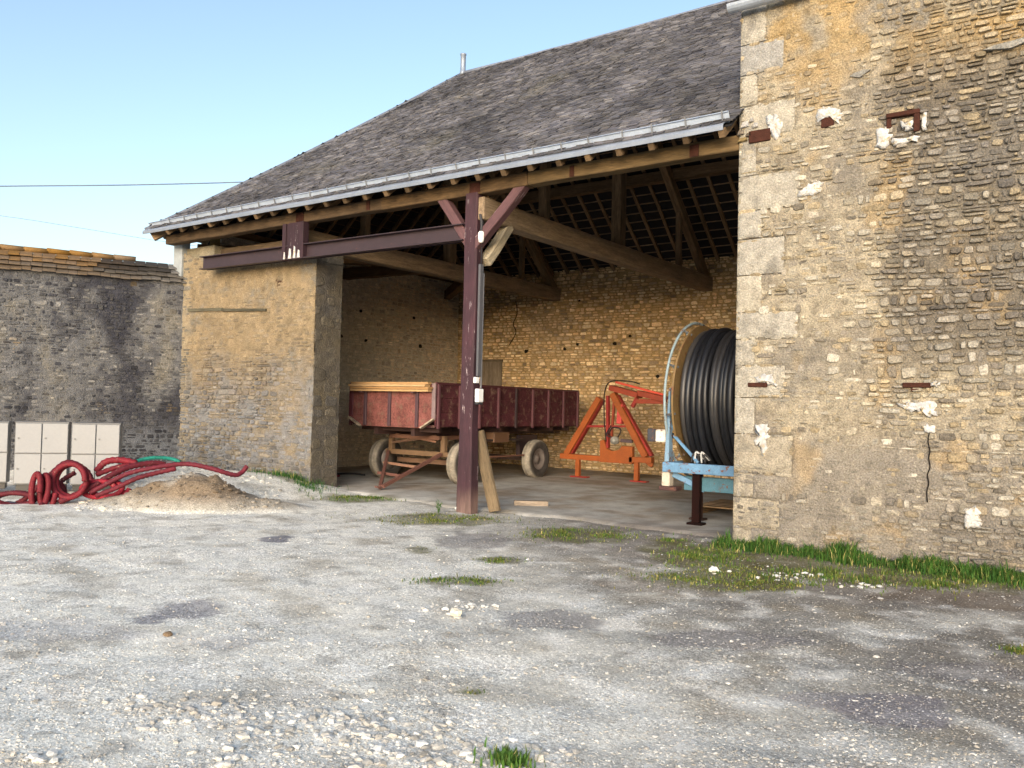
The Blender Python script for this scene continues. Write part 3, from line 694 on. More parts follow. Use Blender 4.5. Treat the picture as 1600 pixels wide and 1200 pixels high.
for pl_ in ([(1199, 184), (1212, 180), (1222, 190), (1221, 212), (1212, 220), (1204, 205), (1200, 196)],
            [(1280, 172), (1300, 167), (1316, 173), (1318, 190), (1309, 194), (1305, 184), (1283, 184), (1280, 194), (1276, 184)],
            [(1371, 202), (1386, 200), (1392, 214), (1384, 230), (1368, 230)], [(1408, 192), (1424, 191), (1427, 204), (1410, 203)], [(1441, 180), (1448, 178), (1449, 202), (1442, 202)],
            [(1392, 218), (1438, 214), (1436, 220), (1398, 228)],
            [(1248, 300), (1262, 290), (1277, 283), (1288, 286), (1284, 298), (1266, 306), (1250, 309)],
            [(1180, 588), (1204, 585), (1213, 592), (1214, 604), (1203, 604), (1200, 597), (1183, 597)], 
            [(1180, 664), (1202, 662), (1203, 676), (1198, 690), (1200, 700), (1194, 714), (1189, 700), (1180, 694), (1184, 680)],
            [(1404, 632), (1430, 628), (1462, 626), (1466, 646), (1452, 652), (1446, 640), (1424, 644), (1410, 636)], [(1442, 668), (1450, 661), (1462, 669), (1456, 678), (1446, 677)],
            [(1508, 796), (1526, 790), (1534, 812), (1532, 826), (1508, 824)], [(1456, 598), (1470, 598), (1468, 606), (1457, 606)]):
    blob(pl_)
q = MB(); q.tube([plane(u, v, 1, -.030) for u, v in ((1452, 676), (1450, 690), (1453, 704), (1451, 716), (1453, 730), (1449, 742), (1451, 756), (1448, 768), (1449, 785))], .007, 5, sub=3); q.build('crack', M_HOLE, nb_)
# dark slits between stones
for (u, v, w, h) in ((1345, 118, .22, .06), (1580, 72, .5, .06)):
    p = plane(u, v, 1, 0); q = MB(); q.prism([(p.x-w/2, p.z-.0), (p.x, p.z-h*.6), (p.x+w/2, p.z+.03), (p.x+w*.2, p.z+h*.7), (p.x-w*.3, p.z+h*.4)], .0, .05, (0, 0, 0), col=s2l('7d7b74')); q.build('grey_stone', M_STONE, nb_)

# ---------------------------------------------------------------- boundary wall at the left
bwt = thing('boundary_wall', 'mottled grey rubble boundary wall with lichen-covered coping tiles left of the barn', 'wall', (0, 0, 0))
WD_ = Vector((-.48, -.88, 0)).normalized(); WU = -WD_; LB = 9.0
W0 = Vector((XL+.03, .42, 0))+WD_*LB
def wtop(u):    # u from far left end to the junction
    return 4.04+.02*ns(u*1.5, 2)
def w_grey(u, v, rd=None):
    q = 1.3*fb(u*.8, v*.45, 3)+.5*fb(u*2.2, v*1.6, 6); return q
def wl_col(u, v, rd):
    c = pick(rd, [(.3, s2l('8f8e8b')), (.3, s2l('777776')), (.2, s2l('aaa79e')), (.2, s2l('5d5d60'))]); q = w_grey(u, v)
    c = mix(c, s2l('4c4b4c'), .75*sst(.0, .3, q+.10*sst(LB-2.2, LB-.9, u)*sst(.5, 2.5, v)))
    c = mix(c, s2l('b3a88d'), .5*sst(-.1, -.35, q)); c = mix(c, s2l('b79a66'), .5*sst(.22, .4, fb(u*1.1+20, v*1.1, 9))); return mulc(c, rd.uniform(.7, 1.25))
def wl_m(u, v):
    q = w_grey(u, v); c = mix(s2l('8d8c88'), s2l('55555a'), sst(-.05, .35, q+.25*fb(u*6, v*6, 1)+.10*sst(LB-2.2, LB-.9, u)*sst(.5, 2.5, v))); c = mix(c, s2l('b5ad97'), .5*sst(-.1, -.35, q))
    c = mix(c, s2l('a9aaa6'), .6*sst(1.3, .6, v)); return c
mb = MB()
rubble(mb, W0, WU, LB, 4.6, lambda u, v: v < wtop(u), lambda u, v: .022, wl_col, wl_m, lambda u, v: .35+.7*fb(u*.8, v*.8, 6)+1.0*fb(u*6, v*6, 66), ch=(.04, .10), sw=(.05, .19), seed=31, res=.04)
a = W0; NN = Vector((WU.y, -WU.x, 0))
def wp(u, d, z): return W0+WU*u+NN*d+Vector((0, 0, z))
for i in range(18):
    u0, u1 = LB*i/18, LB*(i+1)/18; za, zb = wtop(u0)-.02, wtop(u1)-.02
    vs = [wp(u0, -.05, -.3), wp(u1, -.05, -.3), wp(u1, -.5, -.3), wp(u0, -.5, -.3), wp(u0, -.05, za), wp(u1, -.05, zb), wp(u1, -.5, zb), wp(u0, -.5, za)]
    mb.add(vs, [(4, 5, 6, 7), (0, 1, 5, 4), (2, 3, 7, 6)], s2l('6d6b66'), None, 1)
wl = mb.build('rubble_face', [M_STONE_L, M_MORT_L], bwt)
# coping: tilted roof tiles in two courses
q = MB(); rd = random.Random(9)
LCH = s2l('94692c'); 
for row, (d0, d1, z0, z1) in enumerate(((.12, -.06, .0, .09), (.05, -.13, .10, .19), (-.02, -.2, .20, .29), (-.10, -.30, .30, .40))):
    u = -.1
    while u < LB-.05:
        w = rd.uniform(.16, .24); t = u/LB; zt = wtop(u)+rd.uniform(-.012, .012)
        li = sst(.99, .72, t+.15*fb(u*2, row)) if row < 2 else sst(.98, .8, t)
        c = mix(mix(s2l('6e6a64'), s2l('8b8680'), rd.random()), mix(LCH, s2l('8f6a3a'), rd.random()), li*rd.uniform(.5, 1))
        if .80 < t < .955 and row >= 1: c = mix(c, s2l('2e2c2b'), .8)
        if row <= 1: c = mix(c, s2l('6f6558'), .6)
        j = rd.uniform(-.01, .01); k = .03
        p = [wp(u, d0+j, zt+z0), wp(u+w-.008, d0+j, zt+z0+rd.uniform(-.006, .006)), wp(u+w-.008, d1, zt+z1), wp(u, d1, zt+z1)]
        vs = p+[x-Vector((0, 0, k)) for x in p]; q.add(vs, [(0, 1, 2, 3), (7, 6, 5, 4), (0, 4, 5, 1), (1, 5, 6, 2), (2, 6, 7, 3), (3, 7, 4, 0)], c)
        u += w
for i in range(int(LB/.4)):
    u = i*.4; zt = wtop(u)+.30; t = u/LB
    if t > .86: continue
    q.tube([wp(u, -.3, zt+.13+.02*rd.random()), wp(u+.42, -.3, wtop(u+.4)+.43)], .055, 8, mix(s2l('7a7872'), mix(LCH, s2l('a8782f'), .4), sst(.97, .8, t)*rd.uniform(.5, 1)), sub=1)
for i in range(18):
    u0, u1 = LB*i/18, LB*(i+1)/18; P0 = [wp(u0, .0, wtop(u0)-.03), wp(u0, -.28, wtop(u0)+.36), wp(u0, -.5, wtop(u0)-.02)]; P1 = [wp(u1, .0, wtop(u1)-.03), wp(u1, -.28, wtop(u1)+.36), wp(u1, -.5, wtop(u1)-.02)]
    q.add(P0+P1, [(0, 3, 4, 1), (1, 4, 5, 2), (0, 1, 2), (3, 5, 4)], s2l('4a4642'))
q.build('coping_tiles', M_SLATE, bwt)
q = MB(); q.box((XL-.30, .30, 4.15), (XL+.0, .5, 4.95), s2l('9aa0a4')); q.build('corner_flashing', M_CONC, bwt, bevel=.01)

# ---------------------------------------------------------------- ground
def pileh(x, y):
    # spoil heap with sand, centred below the hoses
    p = [(-3.15, -2.35, .50, 1.15, .8), (-3.6, -2.65, .34, .8, .7), (-3.9, -2.95, .13, .9, .6), (-4.7, -3.55, .03, .9, .55), (-2.45, -1.75, .16, .8, .6)]
    h = 0
    ux, uy = CR.x, CR.y
    for (cx_, cy_, hh, a_, b_) in p:
        dx, dy = x-cx_, y-cy_; s_ = dx*.81+dy*.58; d_ = -dx*.58+dy*.81
        r = math.hypot(s_/a_, d_/b_)
        if r < 1: h = max(h, hh*(1-r)**1.0*(1+.25*ns(x*4, y*4)) if r > .25 else hh*(1-.25)**1.0*(1-.0)*(1+.25*ns(x*4, y*4)) + hh*.08)
    return h
def gh(x, y):
    r = sst(-2.6, -4.4, x)*sst(-3.6, -1.0, y)*.26
    if y > .9 and x > -7.6: r *= sst(2.0, .9, y)
    h = r+.035*fb(x*.35, y*.35, 2)+.022*fb(x*1.7, y*1.7, 3)+.010*fb(x*6, y*6, 13)
    if y > .2 and -7.6 < x < XN: h = h*sst(1.6, .2, y)*.8-.03*sst(.2, 1.2, y)
    h += .05*sst(-2.2, -4.5, x)*max(0, fb(x*1.2, y*1.2, 7)+.2)*sst(-7, -4, y)*sst(0, -1.5, y)
    return h
EL = []   # (centre, axis half sizes along right/forward, rot, colour, strength)
def patch(u, v, ru, rv, col, st):
    c = G(u, v); a_ = G(u+ru, v); b_ = G(u, v-rv); EL.append((c, (a_-c).length, (b_-c).length*.9, (a_-c).normalized(), col, st))
DKP = s2l('6f6c6e')
patch(1395, 1108, 82, 26, s2l('7b767a'), .8); patch(1290, 1096, 60, 14, s2l('8a8587'), .6); patch(300, 950, 55, 14, s2l('838188'), .7); patch(232, 968, 24, 8, s2l('85848a'), .8)
patch(432, 842, 28, 6, s2l('7b7a82'), .9); patch(860, 968, 80, 18, s2l('827f80'), .65); patch(1130, 1000, 130, 16, s2l('85807f'), .65); patch(360, 1005, 60, 12, s2l('94949a'), .4)
patch(1500, 1050, 110, 16, s2l('7b7675'), .65); patch(740, 845, 60, 14, s2l('7c7879'), .6); patch(1010, 915, 70, 14, s2l('766a5d'), .5); patch(1500, 935, 120, 14, s2l('6d6155'), .7); patch(90, 985, 130, 18, s2l('9a9aa0'), .35)
MOSS = s2l('6a6a35')
GP = [(1100, 872, 85, 24), (1120, 905, 110, 16), (1300, 885, 150, 22), (1480, 900, 120, 18), (905, 836, 85, 12), (690, 812, 95, 9), (715, 907, 55, 7), (782, 875, 35, 6), (560, 780, 60, 6), (462, 762, 40, 9), (655, 860, 20, 5), (1195, 915, 60, 8), (880, 785, 30, 3), (1590, 1018, 22, 10), (400, 745, 30, 6), (1050, 845, 30, 5), (735, 1080, 25, 6)]
GE = []
for (u, v, ru, rv) in GP:
    c = G(u, v); a_ = G(u+ru, v); b_ = G(u, v-rv); GE.append((c, (a_-c).length, (b_-c).length, (a_-c).normalized()))
def gcol(x, y):
    # camera-facing gravel: pale limestone dust at the left, browner grit towards the right wall
    t = sst(-1.1, 1.3, (x*.62+y*.62)*.55+.9*fb(x*.45, y*.45, 4)+.30*fb(x*1.5, y*1.5, 1)-.1)
    c = mix(s2l('e6e3d9'), s2l('7c7770'), t); c = mix(c, s2l('7f776b'), .55*sst(.08, .4, fb(x*4.5+11, y*4.5, 58, 5)))
    c = mix(c, s2l('e2e0d8'), .55*sst(.05, .3, fb(x*.8+9, y*.8, 2))); c = mix(c, s2l('968b78'), .5*sst(.0, .35, fb(x*1.6, y*1.6+7, 8, 6))); c = mix(c, s2l('8d877f'), .3*sst(.0, .4, fb(x*5.1, y*5.1+7, 28))); c = mix(c, s2l('ece9e2'), .6*sst(.0, .35, fb(x*3.0+40, y*3.0+7, 38, 6)))
    c = mix(c, s2l('8d8580'), .45*sst(-2.6, -1.0, y+.5*fb(x, y, 3))*sst(-.5, 2.5, x))
    for (p, ra, rb, d, col, st) in EL:
        dx, dy = x-p.x, y-p.y; s_ = dx*d.x+dy*d.y; q_ = -dx*d.y+dy*d.x; r = math.hypot(s_/ra, q_/rb)+.9*fb(x*3.5, y*3.5, 6, 5)
        if r < 1.05: c = mix(c, col, st*sst(1.05, .88, r))
    for (p, ra, rb, d) in GE:
        dx, dy = x-p.x, y-p.y; s_ = dx*d.x+dy*d.y; q_ = -dx*d.y+dy*d.x; r = math.hypot(s_/ra, q_/rb)+.5*fb(x*3, y*3, 2)
        if r < 1.15: c = mix(c, mix(MOSS, s2l('59503a'), .5+fb(x*5, y*5)), .65*sst(1.15, .75, r))
    if x < -1 and y < 0:
        h = pileh(x, y); c = mix(c, s2l('958c7e'), .75*sst(.0, .07, h))
        if h > .04: c = mix(c, s2l('7c6a55'), .85*sst(.05, .25, h)*sst(-.25, .12, fb(x*2.2, y*2.2, 1)+.12))
    return c
# barn floor
fl = MB(); nx, ny = 110, 80; vs = []; cs = []; fs = []
for i in range(nx+1):
    for j in range(ny+1):
        x = -7.6+11.9*i/nx; y0 = .45+.7*fb(x*.9, 2, 3)+.16*ns(x*5, 1)+.08*ns(x*13, 1); y = y0+(YB+.05-y0)*j/ny
        vs.append((x, y, .022+.01*fb(x*.8, y*.8, 6)-.035*(1 if j == 0 else 0)))
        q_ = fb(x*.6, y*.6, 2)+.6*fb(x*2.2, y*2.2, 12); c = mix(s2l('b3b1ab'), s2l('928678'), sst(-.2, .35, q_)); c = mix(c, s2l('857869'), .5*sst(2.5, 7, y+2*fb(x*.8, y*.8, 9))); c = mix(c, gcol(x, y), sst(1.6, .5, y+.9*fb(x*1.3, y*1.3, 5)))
        cs.append(c)
for i in range(nx):
    for j in range(ny): fs.append((i*(ny+1)+j, (i+1)*(ny+1)+j, (i+1)*(ny+1)+j+1, i*(ny+1)+j+1))
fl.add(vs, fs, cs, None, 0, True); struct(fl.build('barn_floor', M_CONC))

def axis(lo, hi, st, far):
    a = list(np.arange(lo, hi+1e-6, st)); d = st
    x = hi
    while x < far: d *= 1.35; x += d; a.append(x)
    x = lo; d = st
    while x > -far: d *= 1.35; x -= d; a.insert(0, x)
    return a
xs = axis(-8.5, 9.0, .07, 500); ys = axis(-9.5, 1.6, .055, 500)
V = np.zeros((len(xs)*len(ys), 3)); K = np.zeros((len(V), 3)); n = 0
for x in xs:
    for y in ys:
        V[n] = (x, y, gh(x, y)+pileh(x, y)); K[n] = gcol(x, y) if (abs(x) < 14 and abs(y) < 14) else s2l('8f8a7c'); n += 1
ii, jj = np.meshgrid(np.arange(len(xs)-1), np.arange(len(ys)-1), indexing='ij'); a0 = (ii*len(ys)+jj).ravel()
F = np.stack([a0, a0+len(ys), a0+len(ys)+1, a0+1], 1)
gr = struct(np_mesh('ground', V, F, M_GROUND, K, True))
# loose stones
def icos():
    p = (1+5**.5)/2; v = np.array([(-1,p,0),(1,p,0),(-1,-p,0),(1,-p,0),(0,-1,p),(0,1,p),(0,-1,-p),(0,1,-p),(p,0,-1),(p,0,1),(-p,0,-1),(-p,0,1)], float); v /= np.linalg.norm(v[0])
    f = np.array([(0,11,5),(0,5,1),(0,1,7),(0,7,10),(0,10,11),(1,5,9),(5,11,4),(11,10,2),(10,7,6),(7,1,8),(3,9,4),(3,4,2),(3,2,6),(3,6,8),(3,8,9),(4,9,5),(2,4,11),(6,2,10),(8,6,7),(9,8,1)]); return v, f
IV, IF = icos()
def scatter(name, pts, sizes, cols, mat_, flat=.55):
    n = len(pts); V = np.repeat(IV[None], n, 0)*(1+rng.uniform(-.28, .28, (n, 12, 1)))
    sc = np.stack([rng.uniform(.8, 1.5, n), rng.uniform(.7, 1.1, n), np.full(n, flat)*rng.uniform(.7, 1.3, n)], 1)*sizes[:, None]
    V = V*sc[:, None, :]; th = rng.uniform(0, 6.28, n); c, s = np.cos(th)[:, None], np.sin(th)[:, None]
    X = V[:, :, 0]*c-V[:, :, 1]*s; Y = V[:, :, 0]*s+V[:, :, 1]*c; V = np.stack([X, Y, V[:, :, 2]], 2)+pts[:, None, :]
    F = (IF[None]+(np.arange(n)*12)[:, None, None]).reshape(-1, 3)
    return np_mesh(name, V.reshape(-1, 3), F, mat_, np.repeat(cols, 12, 0), False)
def gen(nn, u0, u1, v0, v1, dens, smin, smax, p=2.2, k_=.55, dk_=1.0):
    pts = []; sz = []; cl = []
    tries = 0
    while len(pts) < nn and tries < nn*8:
        tries += 1; u = random.uniform(u0, u1); v = random.uniform(v0, v1); g_ = G(u, v)
        if g_.y > -.1 and -8 < g_.x < XP: continue
        if random.random() > dens(u, v, g_): continue
        s_ = smin+(smax-smin)*random.random()**p
        pts.append((g_.x, g_.y, gh(g_.x, g_.y)+pileh(g_.x, g_.y)+s_*.12)); sz.append(s_)
        base = gcol(g_.x, g_.y); k = random.random()
        c = mix(base, random.choice([s2l('cfcdc8'), s2l('a9a39a'), s2l('dad9d6'), s2l('8a847d'), s2l('b8b0a3'), s2l('9b9b9e'), s2l('77726c')]), k_); cl.append(mulc(c, dk_*random.uniform(.75, 1.1)))
    return np.array(pts), np.array(sz), np.array(cl)
def d_rub(u, v, g_): return min(1, .16+1.0*max(0, fb(g_.x*1.1, g_.y*1.1, 31)+.12)*2)
sets = [gen(24000, -60, 1660, 850, 1260, lambda u, v, g_: 1, .0018, .0055, 1.2, .5, .95), gen(26000, -60, 1660, 880, 1260, lambda u, v, g_: min(1, .45+d_rub(u, v, g_)), .0025, .008, 1.5), gen(2200, -60, 1660, 930, 1260, d_rub, .005, .018, 2.8),
        gen(520, 150, 900, 1060, 1230, lambda u, v, g: max(0, min(1, 1.2-abs(v-(1140+(u-500)*.10))/60-abs(u-560)/500)), .008, .030, 2.2), gen(4500, -60, 1660, 790, 900, lambda u, v, g: .6, .004, .013, 2.8),
        gen(1500, 120, 440, 735, 800, lambda u, v, g: 1, .008, .05, 2.8, .12, .8), gen(70, 500, 1600, 800, 1080, lambda u, v, g: .5, .010, .028, 2.5)]
P_ = np.vstack([s[0] for s in sets]); S_ = np.concatenate([s[1] for s in sets]); K_ = np.vstack([s[2] for s in sets])
gv = scatter('gravel', P_, S_, K_, M_GRAV); gv['kind'] = 'stuff'; tag(gv, 'loose pale limestone gravel scattered over the yard', 'gravel')
# white rubble bits in small heaps
wp_ = []; ws = []; 
for (u, v, ru, rv, n_) in ((725, 948, 60, 9, 34), (712, 963, 6, 4, 4), (1230, 902, 60, 9, 30), (840, 801, 20, 3, 6), (745, 798, 20, 3, 10), (1350, 915, 40, 6, 14), (60, 1195, 40, 8, 10), (1120, 893, 12, 4, 4), (360, 1190, 30, 10, 12)):
    for _ in range(n_):
        g_ = G(u+random.gauss(0, ru*.5), v+random.gauss(0, rv*.5)); s_ = random.uniform(.010, .032); wp_.append((g_.x, g_.y, gh(g_.x, g_.y)+s_*.3)); ws.append(s_)
wr = scatter('chalk_rubble', np.array(wp_), np.array(ws), np.array([mulc(s2l('dcdad4'), random.uniform(.7, 1)) for _ in ws]), M_GRAV); wr['kind'] = 'stuff'; tag(wr, 'small white chalky rubble bits lying in loose heaps on the yard', 'rubble')
# a few nameable stones
def rock(p, s_, label, col, fl=.6):
    q = MB(); n = 6; vs = []; fs = []; sd = random.random()*50
    for i in range(n+1):
        ph = math.pi*i/n
        for k in range(10):
            t = 2*math.pi*k/10; d_ = Vector((math.sin(ph)*math.cos(t), math.sin(ph)*math.sin(t)*.8, math.cos(ph)*fl)); r = s_*(1+.35*ns(d_.x*2+sd, d_.y*2, d_.z*2)); vs.append(Vector(p)+d_*r)
    for i in range(n):
        for k in range(10): k2 = (k+1) % 10; fs.append((i*10+k, i*10+10+k, i*10+10+k2, i*10+k2))
    q.add(vs, fs, col, None, 0, False); return tag(q.build('rock', M_GRAV), label, 'rock', 'loose rocks on the yard')
p = G(712, 963); rock((p.x, p.y, .03), .055, 'small pale rock alone on the gravel below the white rubble', s2l('cfc9b8'))
p = G(262, 993); rock((p.x, p.y, .01), .04, 'small brown rock on the pale dust at the left', s2l('7d6a55'), .4)
p = G(1115, 893); rock((p.x, p.y, .02), .05, 'white rock in the mossy patch before the stone building', s2l('e0ded8'))
p = G(722, 798); rock((p.x-.03, p.y-.05, .04), .06, 'white chunk at the left of the purple post foot', s2l('dedfd8'))
p = G(736, 800); rock((p.x+.03, p.y-.05, .04), .055, 'white chunk at the right of the purple post foot', s2l('e4e4e0'))

# grass
def blades(spots, label, name='grass', hmul=1.0):
    V = []; F = []; K = []; 
    for (x, y, z, h, tone) in spots:
        th = random.uniform(0, 6.28); w = random.uniform(.003, .006)*(1+h*2); dx, dy = math.cos(th), math.sin(th); ln = random.uniform(.1, .7)*h; lx, ly = math.cos(th+1.57)*ln, math.sin(th+1.57)*ln
        n = len(V); V += [(x-dx*w, y-dy*w, z-.01), (x+dx*w, y+dy*w, z-.01), (x+lx*.35+dx*w*.8, y+ly*.35+dy*w*.8, z+h*.6), (x+lx*.35-dx*w*.8, y+ly*.35-dy*w*.8, z+h*.6), (x+lx, y+ly, z+h)]
        tone = mix(tone, DRY, .7) if random.random() < .07 else mulc(tone, .62)
        F += [(n, n+1, n+2), (n, n+2, n+3), (n+3, n+2, n+4)]; K += [mulc(tone, .8)]*2+[tone]*2+[mulc(tone, 1.15)]
    o = np_mesh(name, np.array(V), np.array(F), M_GRASS, np.array(K)); o['kind'] = 'stuff'; return tag(o, label, 'grass')
DRY = s2l('b3a46c')
GRN = [s2l('55802f'), s2l('45702b'), s2l('648c38'), s2l('3a6228'), s2l('747c3a')]
sp = []
def gpatch(u, v, ru, rv, n, h0, h1, olive=.2, lst=None):
    c = G(u, v); a_ = G(u+ru, v)-c; b_ = G(u, v-rv)-c
    for _ in range(n):
        r1, r2 = random.gauss(0, .5), random.gauss(0, .55); x = c.x+a_.x*r1+b_.x*r2; y = c.y+a_.y*r1+b_.y*r2
        if fb(x*3.2, y*3.2, 7) < .03 and random.random() < .85: continue
        if random.random() < .12: r1 *= 1.7; x = c.x+a_.x*r1+b_.x*r2; y = c.y+a_.y*r1+b_.y*r2
        if x > XN-.02 and y > -.03: y = -random.uniform(.03, .2)
        if XL < x < XP and .3 < y < 1: y = .3-random.random()*.1
        lst.append((x, y, gh(x, y)+pileh(x, y), random.uniform(h0, h1)*(.6+.8*abs(fb(x*3, y*3, 5)+.3)), mix(random.choice(GRN), s2l('8a8444'), olive*random.random())))
for a_ in ((1100, 868, 60, 14, 2600, .02, .06, .5), (1110, 900, 100, 14, 2600, .015, .04, .9), (1190, 915, 70, 8, 900, .015, .035, .9), (1300, 900, 120, 14, 2600, .02, .06, .5), (905, 836, 85, 9, 2400, .015, .05, .6), (690, 812, 100, 7, 2600, .012, .04, .9),
           (715, 907, 52, 5, 1200, .012, .035, .5), (782, 876, 35, 4, 600, .012, .035, .7), (565, 779, 70, 4, 1800, .02, .06, .3), (655, 860, 14, 4, 160, .01, .03, 1), (880, 786, 28, 2, 300, .02, .05, .1), (1590, 1018, 20, 8, 400, .01, .04, .8), (1050, 845, 25, 3, 300, .02, .05, .3), (1480, 912, 110, 12, 1500, .02, .06, .6), (735, 1078, 30, 6, 60, .01, .02, 1)):
    gpatch(*a_, sp)
blades(sp, 'thin low grass and moss in scattered patches over the gravel yard', 'grass')
sp = []
x = XN+.0
for _ in range(9000):
    x = XN+random.random()**.9*3.3-.15; y = -.04-abs(random.gauss(0, .16)); k = .5+.6*ns(x*2.3, 2)+.5*ns(x*7, 4)
    if random.random() > k+.45: continue
    sp.append((x, y, gh(x, y), random.uniform(.04, .22)**1.0*max(.3, k+.2)*(1.5 if random.random() < .05 else 1)*(1-.5*min(1, -y/.6)), mix(random.choice(GRN), s2l('406a2c'), .5)))
blades(sp, 'taller green grass strip along the foot of the stone building', 'grass_strip')
sp = []
gpatch(462, 762, 38, 7, 1500, .05, .16, .05, sp); gpatch(480, 772, 30, 4, 500, .03, .1, .1, sp); gpatch(395, 745, 25, 4, 500, .04, .1, .1, sp)
for s_ in sp: pass
blades([(a, b, c_, d_, mix(e, s2l('2f6a34'), .6)) for a, b, c_, d_, e in sp], 'dark green grass clump by the corner of the barn pier', 'grass_clump')
sp = []; c = G(795, 1192)
for _ in range(420):
    a_ = random.uniform(0, 6.28); r = abs(random.gauss(0, .05)); sp.append((c.x+math.cos(a_)*r*1.5, c.y+math.sin(a_)*r, gh(c.x, c.y), random.uniform(.02, .065), mix(random.choice(GRN), s2l('6f9a45'), .4)))
blades(sp, 'small bright grass tuft at the bottom edge of the gravel', 'grass_tuft')
# weed with leaves in front of the post
wd = thing('weed', 'small leafy weed growing just left of the purple post', 'plant', tuple(G(685, 803)))
q = MB(); q2 = MB(); b0 = G(685, 803)
for k in range(7):
    a_ = random.uniform(0, 6.28); tip = b0+Vector((math.cos(a_)*.05, math.sin(a_)*.05, random.uniform(.10, .24))); q.tube([b0, b0.lerp(tip, .5)+Vector((0, 0, .02)), tip], .003, 5, s2l('4d6a33'))
    for j in range(7):
        p = b0.lerp(tip, .2+.8*j/6); d_ = Vector((math.cos(a_+j*2.3), math.sin(a_+j*2.3), .4))*random.uniform(.02, .045); n_ = Vector((-d_.y, d_.x, 0))*.35
        q2.add([p, p+d_*.5+n_, p+d_, p+d_*.5-n_], [(0, 1, 2, 3)], mulc(s2l('49703a'), random.uniform(.8, 1.3)))
q.build('stem', M_GRASS, wd); q2.build('leaves', M_GRASS, wd)

# ---------------------------------------------------------------- storage lockers
def locker(u0, u1, vb, vt, dep, label, yaw=0.0):
    a_ = D(u0, vb, dep); b_ = D(u1, vb, dep); W = (b_-a_).length*1.09; mid = (a_+b_)/2; rr_ = mid-CP; U = Vector((-rr_.y, rr_.x, 0)).normalized(); U = -U if U.dot(CR) < 0 else U; U = (U+Vector((CR.x, CR.y, 0))*.35).normalized(); W = min(W, (b_-a_).dot(CR)/U.dot(CR)*.84); base = Vector((mid.x, mid.y, .14))-U*(W/2); N = Vector((U.y, -U.x, 0)); top = D(u0, vt, dep).z; H = top-base.z
    t = thing('storage_locker', label, 'locker', tuple(base), 'cream lockers by the boundary wall'); CR_ = s2l('969799')
    def bx(n, x0, x1, z0, z1, d0, d1, c, parent, m_=M_LOCK, bev=.004):
        q = MB(); q.prism([(x0, z0), (x1, z0), (x1, z1), (x0, z1)], d0, d1, base, U, (0, 0, 1), N, c); return q.build(n, m_, parent, bevel=bev)
    bx('carcass', 0, W, .05, H, -.30, 0, mulc(CR_, .5), t); bx('plinth', .03, W-.03, -.05, .05, -.28, -.03, s2l('4a4744'), t)  # carcass darkened: shade of the door gaps put into its colour
    for r in range(2):
        for c_ in range(2):
            x0 = .012+c_*(W/2-.004); x1 = x0+W/2-.020; z0 = .07+r*((H-.08)/2); z1 = z0+(H-.08)/2-.018
            d = bx('door', x0, x1, z0, z1, .003, .022, CR_, t)
            bx('lock', x0+.03, x0+.05, (z0+z1)/2-.012, (z0+z1)/2+.012, .023, .034, s2l('7b7b7b'), d, M_STEEL, 0)
    return t
locker(-75, 8, 757, 657, 13.2, 'leftmost cream four-door locker, cut off by the left edge of the photo')
locker(22, 104, 757, 658, 13.2, 'middle cream four-door locker behind the coiled red conduit')
locker(109, 186, 757, 660, 13.3, 'rightmost cream locker of the row, its lower doors hidden by red conduit')

# ---------------------------------------------------------------- red conduit
RED = s2l('6b1824'); RD2 = s2l('561621')
def hose(pts, r, label, col=RED, name='red_conduit', cat='conduit', closed=False, rib=.10, group='red conduits heaped by the lockers', sub=None):
    q = MB(); P = [D(*p) for p in pts]
    L = sum((P[i+1]-P[i]).length for i in range(len(P)-1)); s_ = sub or max(6, int(L/len(P)/.028)); q.tube(P, r, 10, col, closed, rib, sub=s_)
    return tag(q.build(name, M_HOSE), label, cat, group)
def coil(u, v, dep, ru, rv, turns, r, label, tilt=0, drift=(0, 0, 0), col=RED):
    q = MB(); c = D(u, v, dep); n = 26*turns; P = []
    for i in range(n+1):
        t = 2*math.pi*i/26; f = i/n; P.append(c+CR*(math.cos(t)*ru*(1-.10*f))+CU*(math.sin(t)*rv*(1-.1*f))+CF*(math.sin(t+tilt)*.05+f*.14)+Vector(drift)*f)
    q.tube(P, r, 10, col, False, .07, sub=4); return tag(q.build('red_conduit', M_HOSE), label, 'conduit', 'red conduits heaped by the lockers')
coil(106, 752, 12.15, .245, .25, 2, .04, 'round upright coil of red conduit before the middle locker')
coil(52, 770, 11.95, .09, .27, 2, .04, 'tall narrow loop of red conduit left of the round coil', drift=(.12, .1, -.02))
coil(18, 781, 12.0, .30, .09, 2, .036, 'flat red conduit loop at the left edge of the photo', col=RD2)
hose([(20, 790, 12.2), (45, 775, 12.2), (75, 745, 12.3), (105, 722, 12.5), (135, 735, 12.5), (150, 760, 12.45), (175, 752, 12.6)], .036, 'red conduit arching through the round coil', col=RD2)
hose([(92, 785, 12.1), (135, 765, 12.3), (175, 742, 12.5), (205, 729, 12.7), (240, 724, 12.9), (258, 726, 13.0)], .045, 'upper long red conduit running from the coils to the boundary wall', col=s2l('571823'))
hose([(140, 770, 12.3), (165, 757, 12.35), (200, 740, 12.45), (240, 731, 12.55), (290, 725, 12.7), (330, 732, 12.75), (365, 742, 12.85), (378, 738, 12.95), (386, 728, 13.0)], .036, 'long red conduit laid over the heap with its end turned up', col=s2l('611d2b'))
hose([(150, 775, 12.15), (178, 764, 12.2), (212, 748, 12.3), (240, 740, 12.4), (275, 732, 12.5)], .036, 'short red conduit lowest on the heap slope', col=s2l('601a26'))
hose([(150, 737, 12.7), (165, 722, 12.75), (188, 719, 12.8), (214, 724, 12.85)], .05, 'bright red conduit bend in front of the right locker', col=s2l('761c28'))
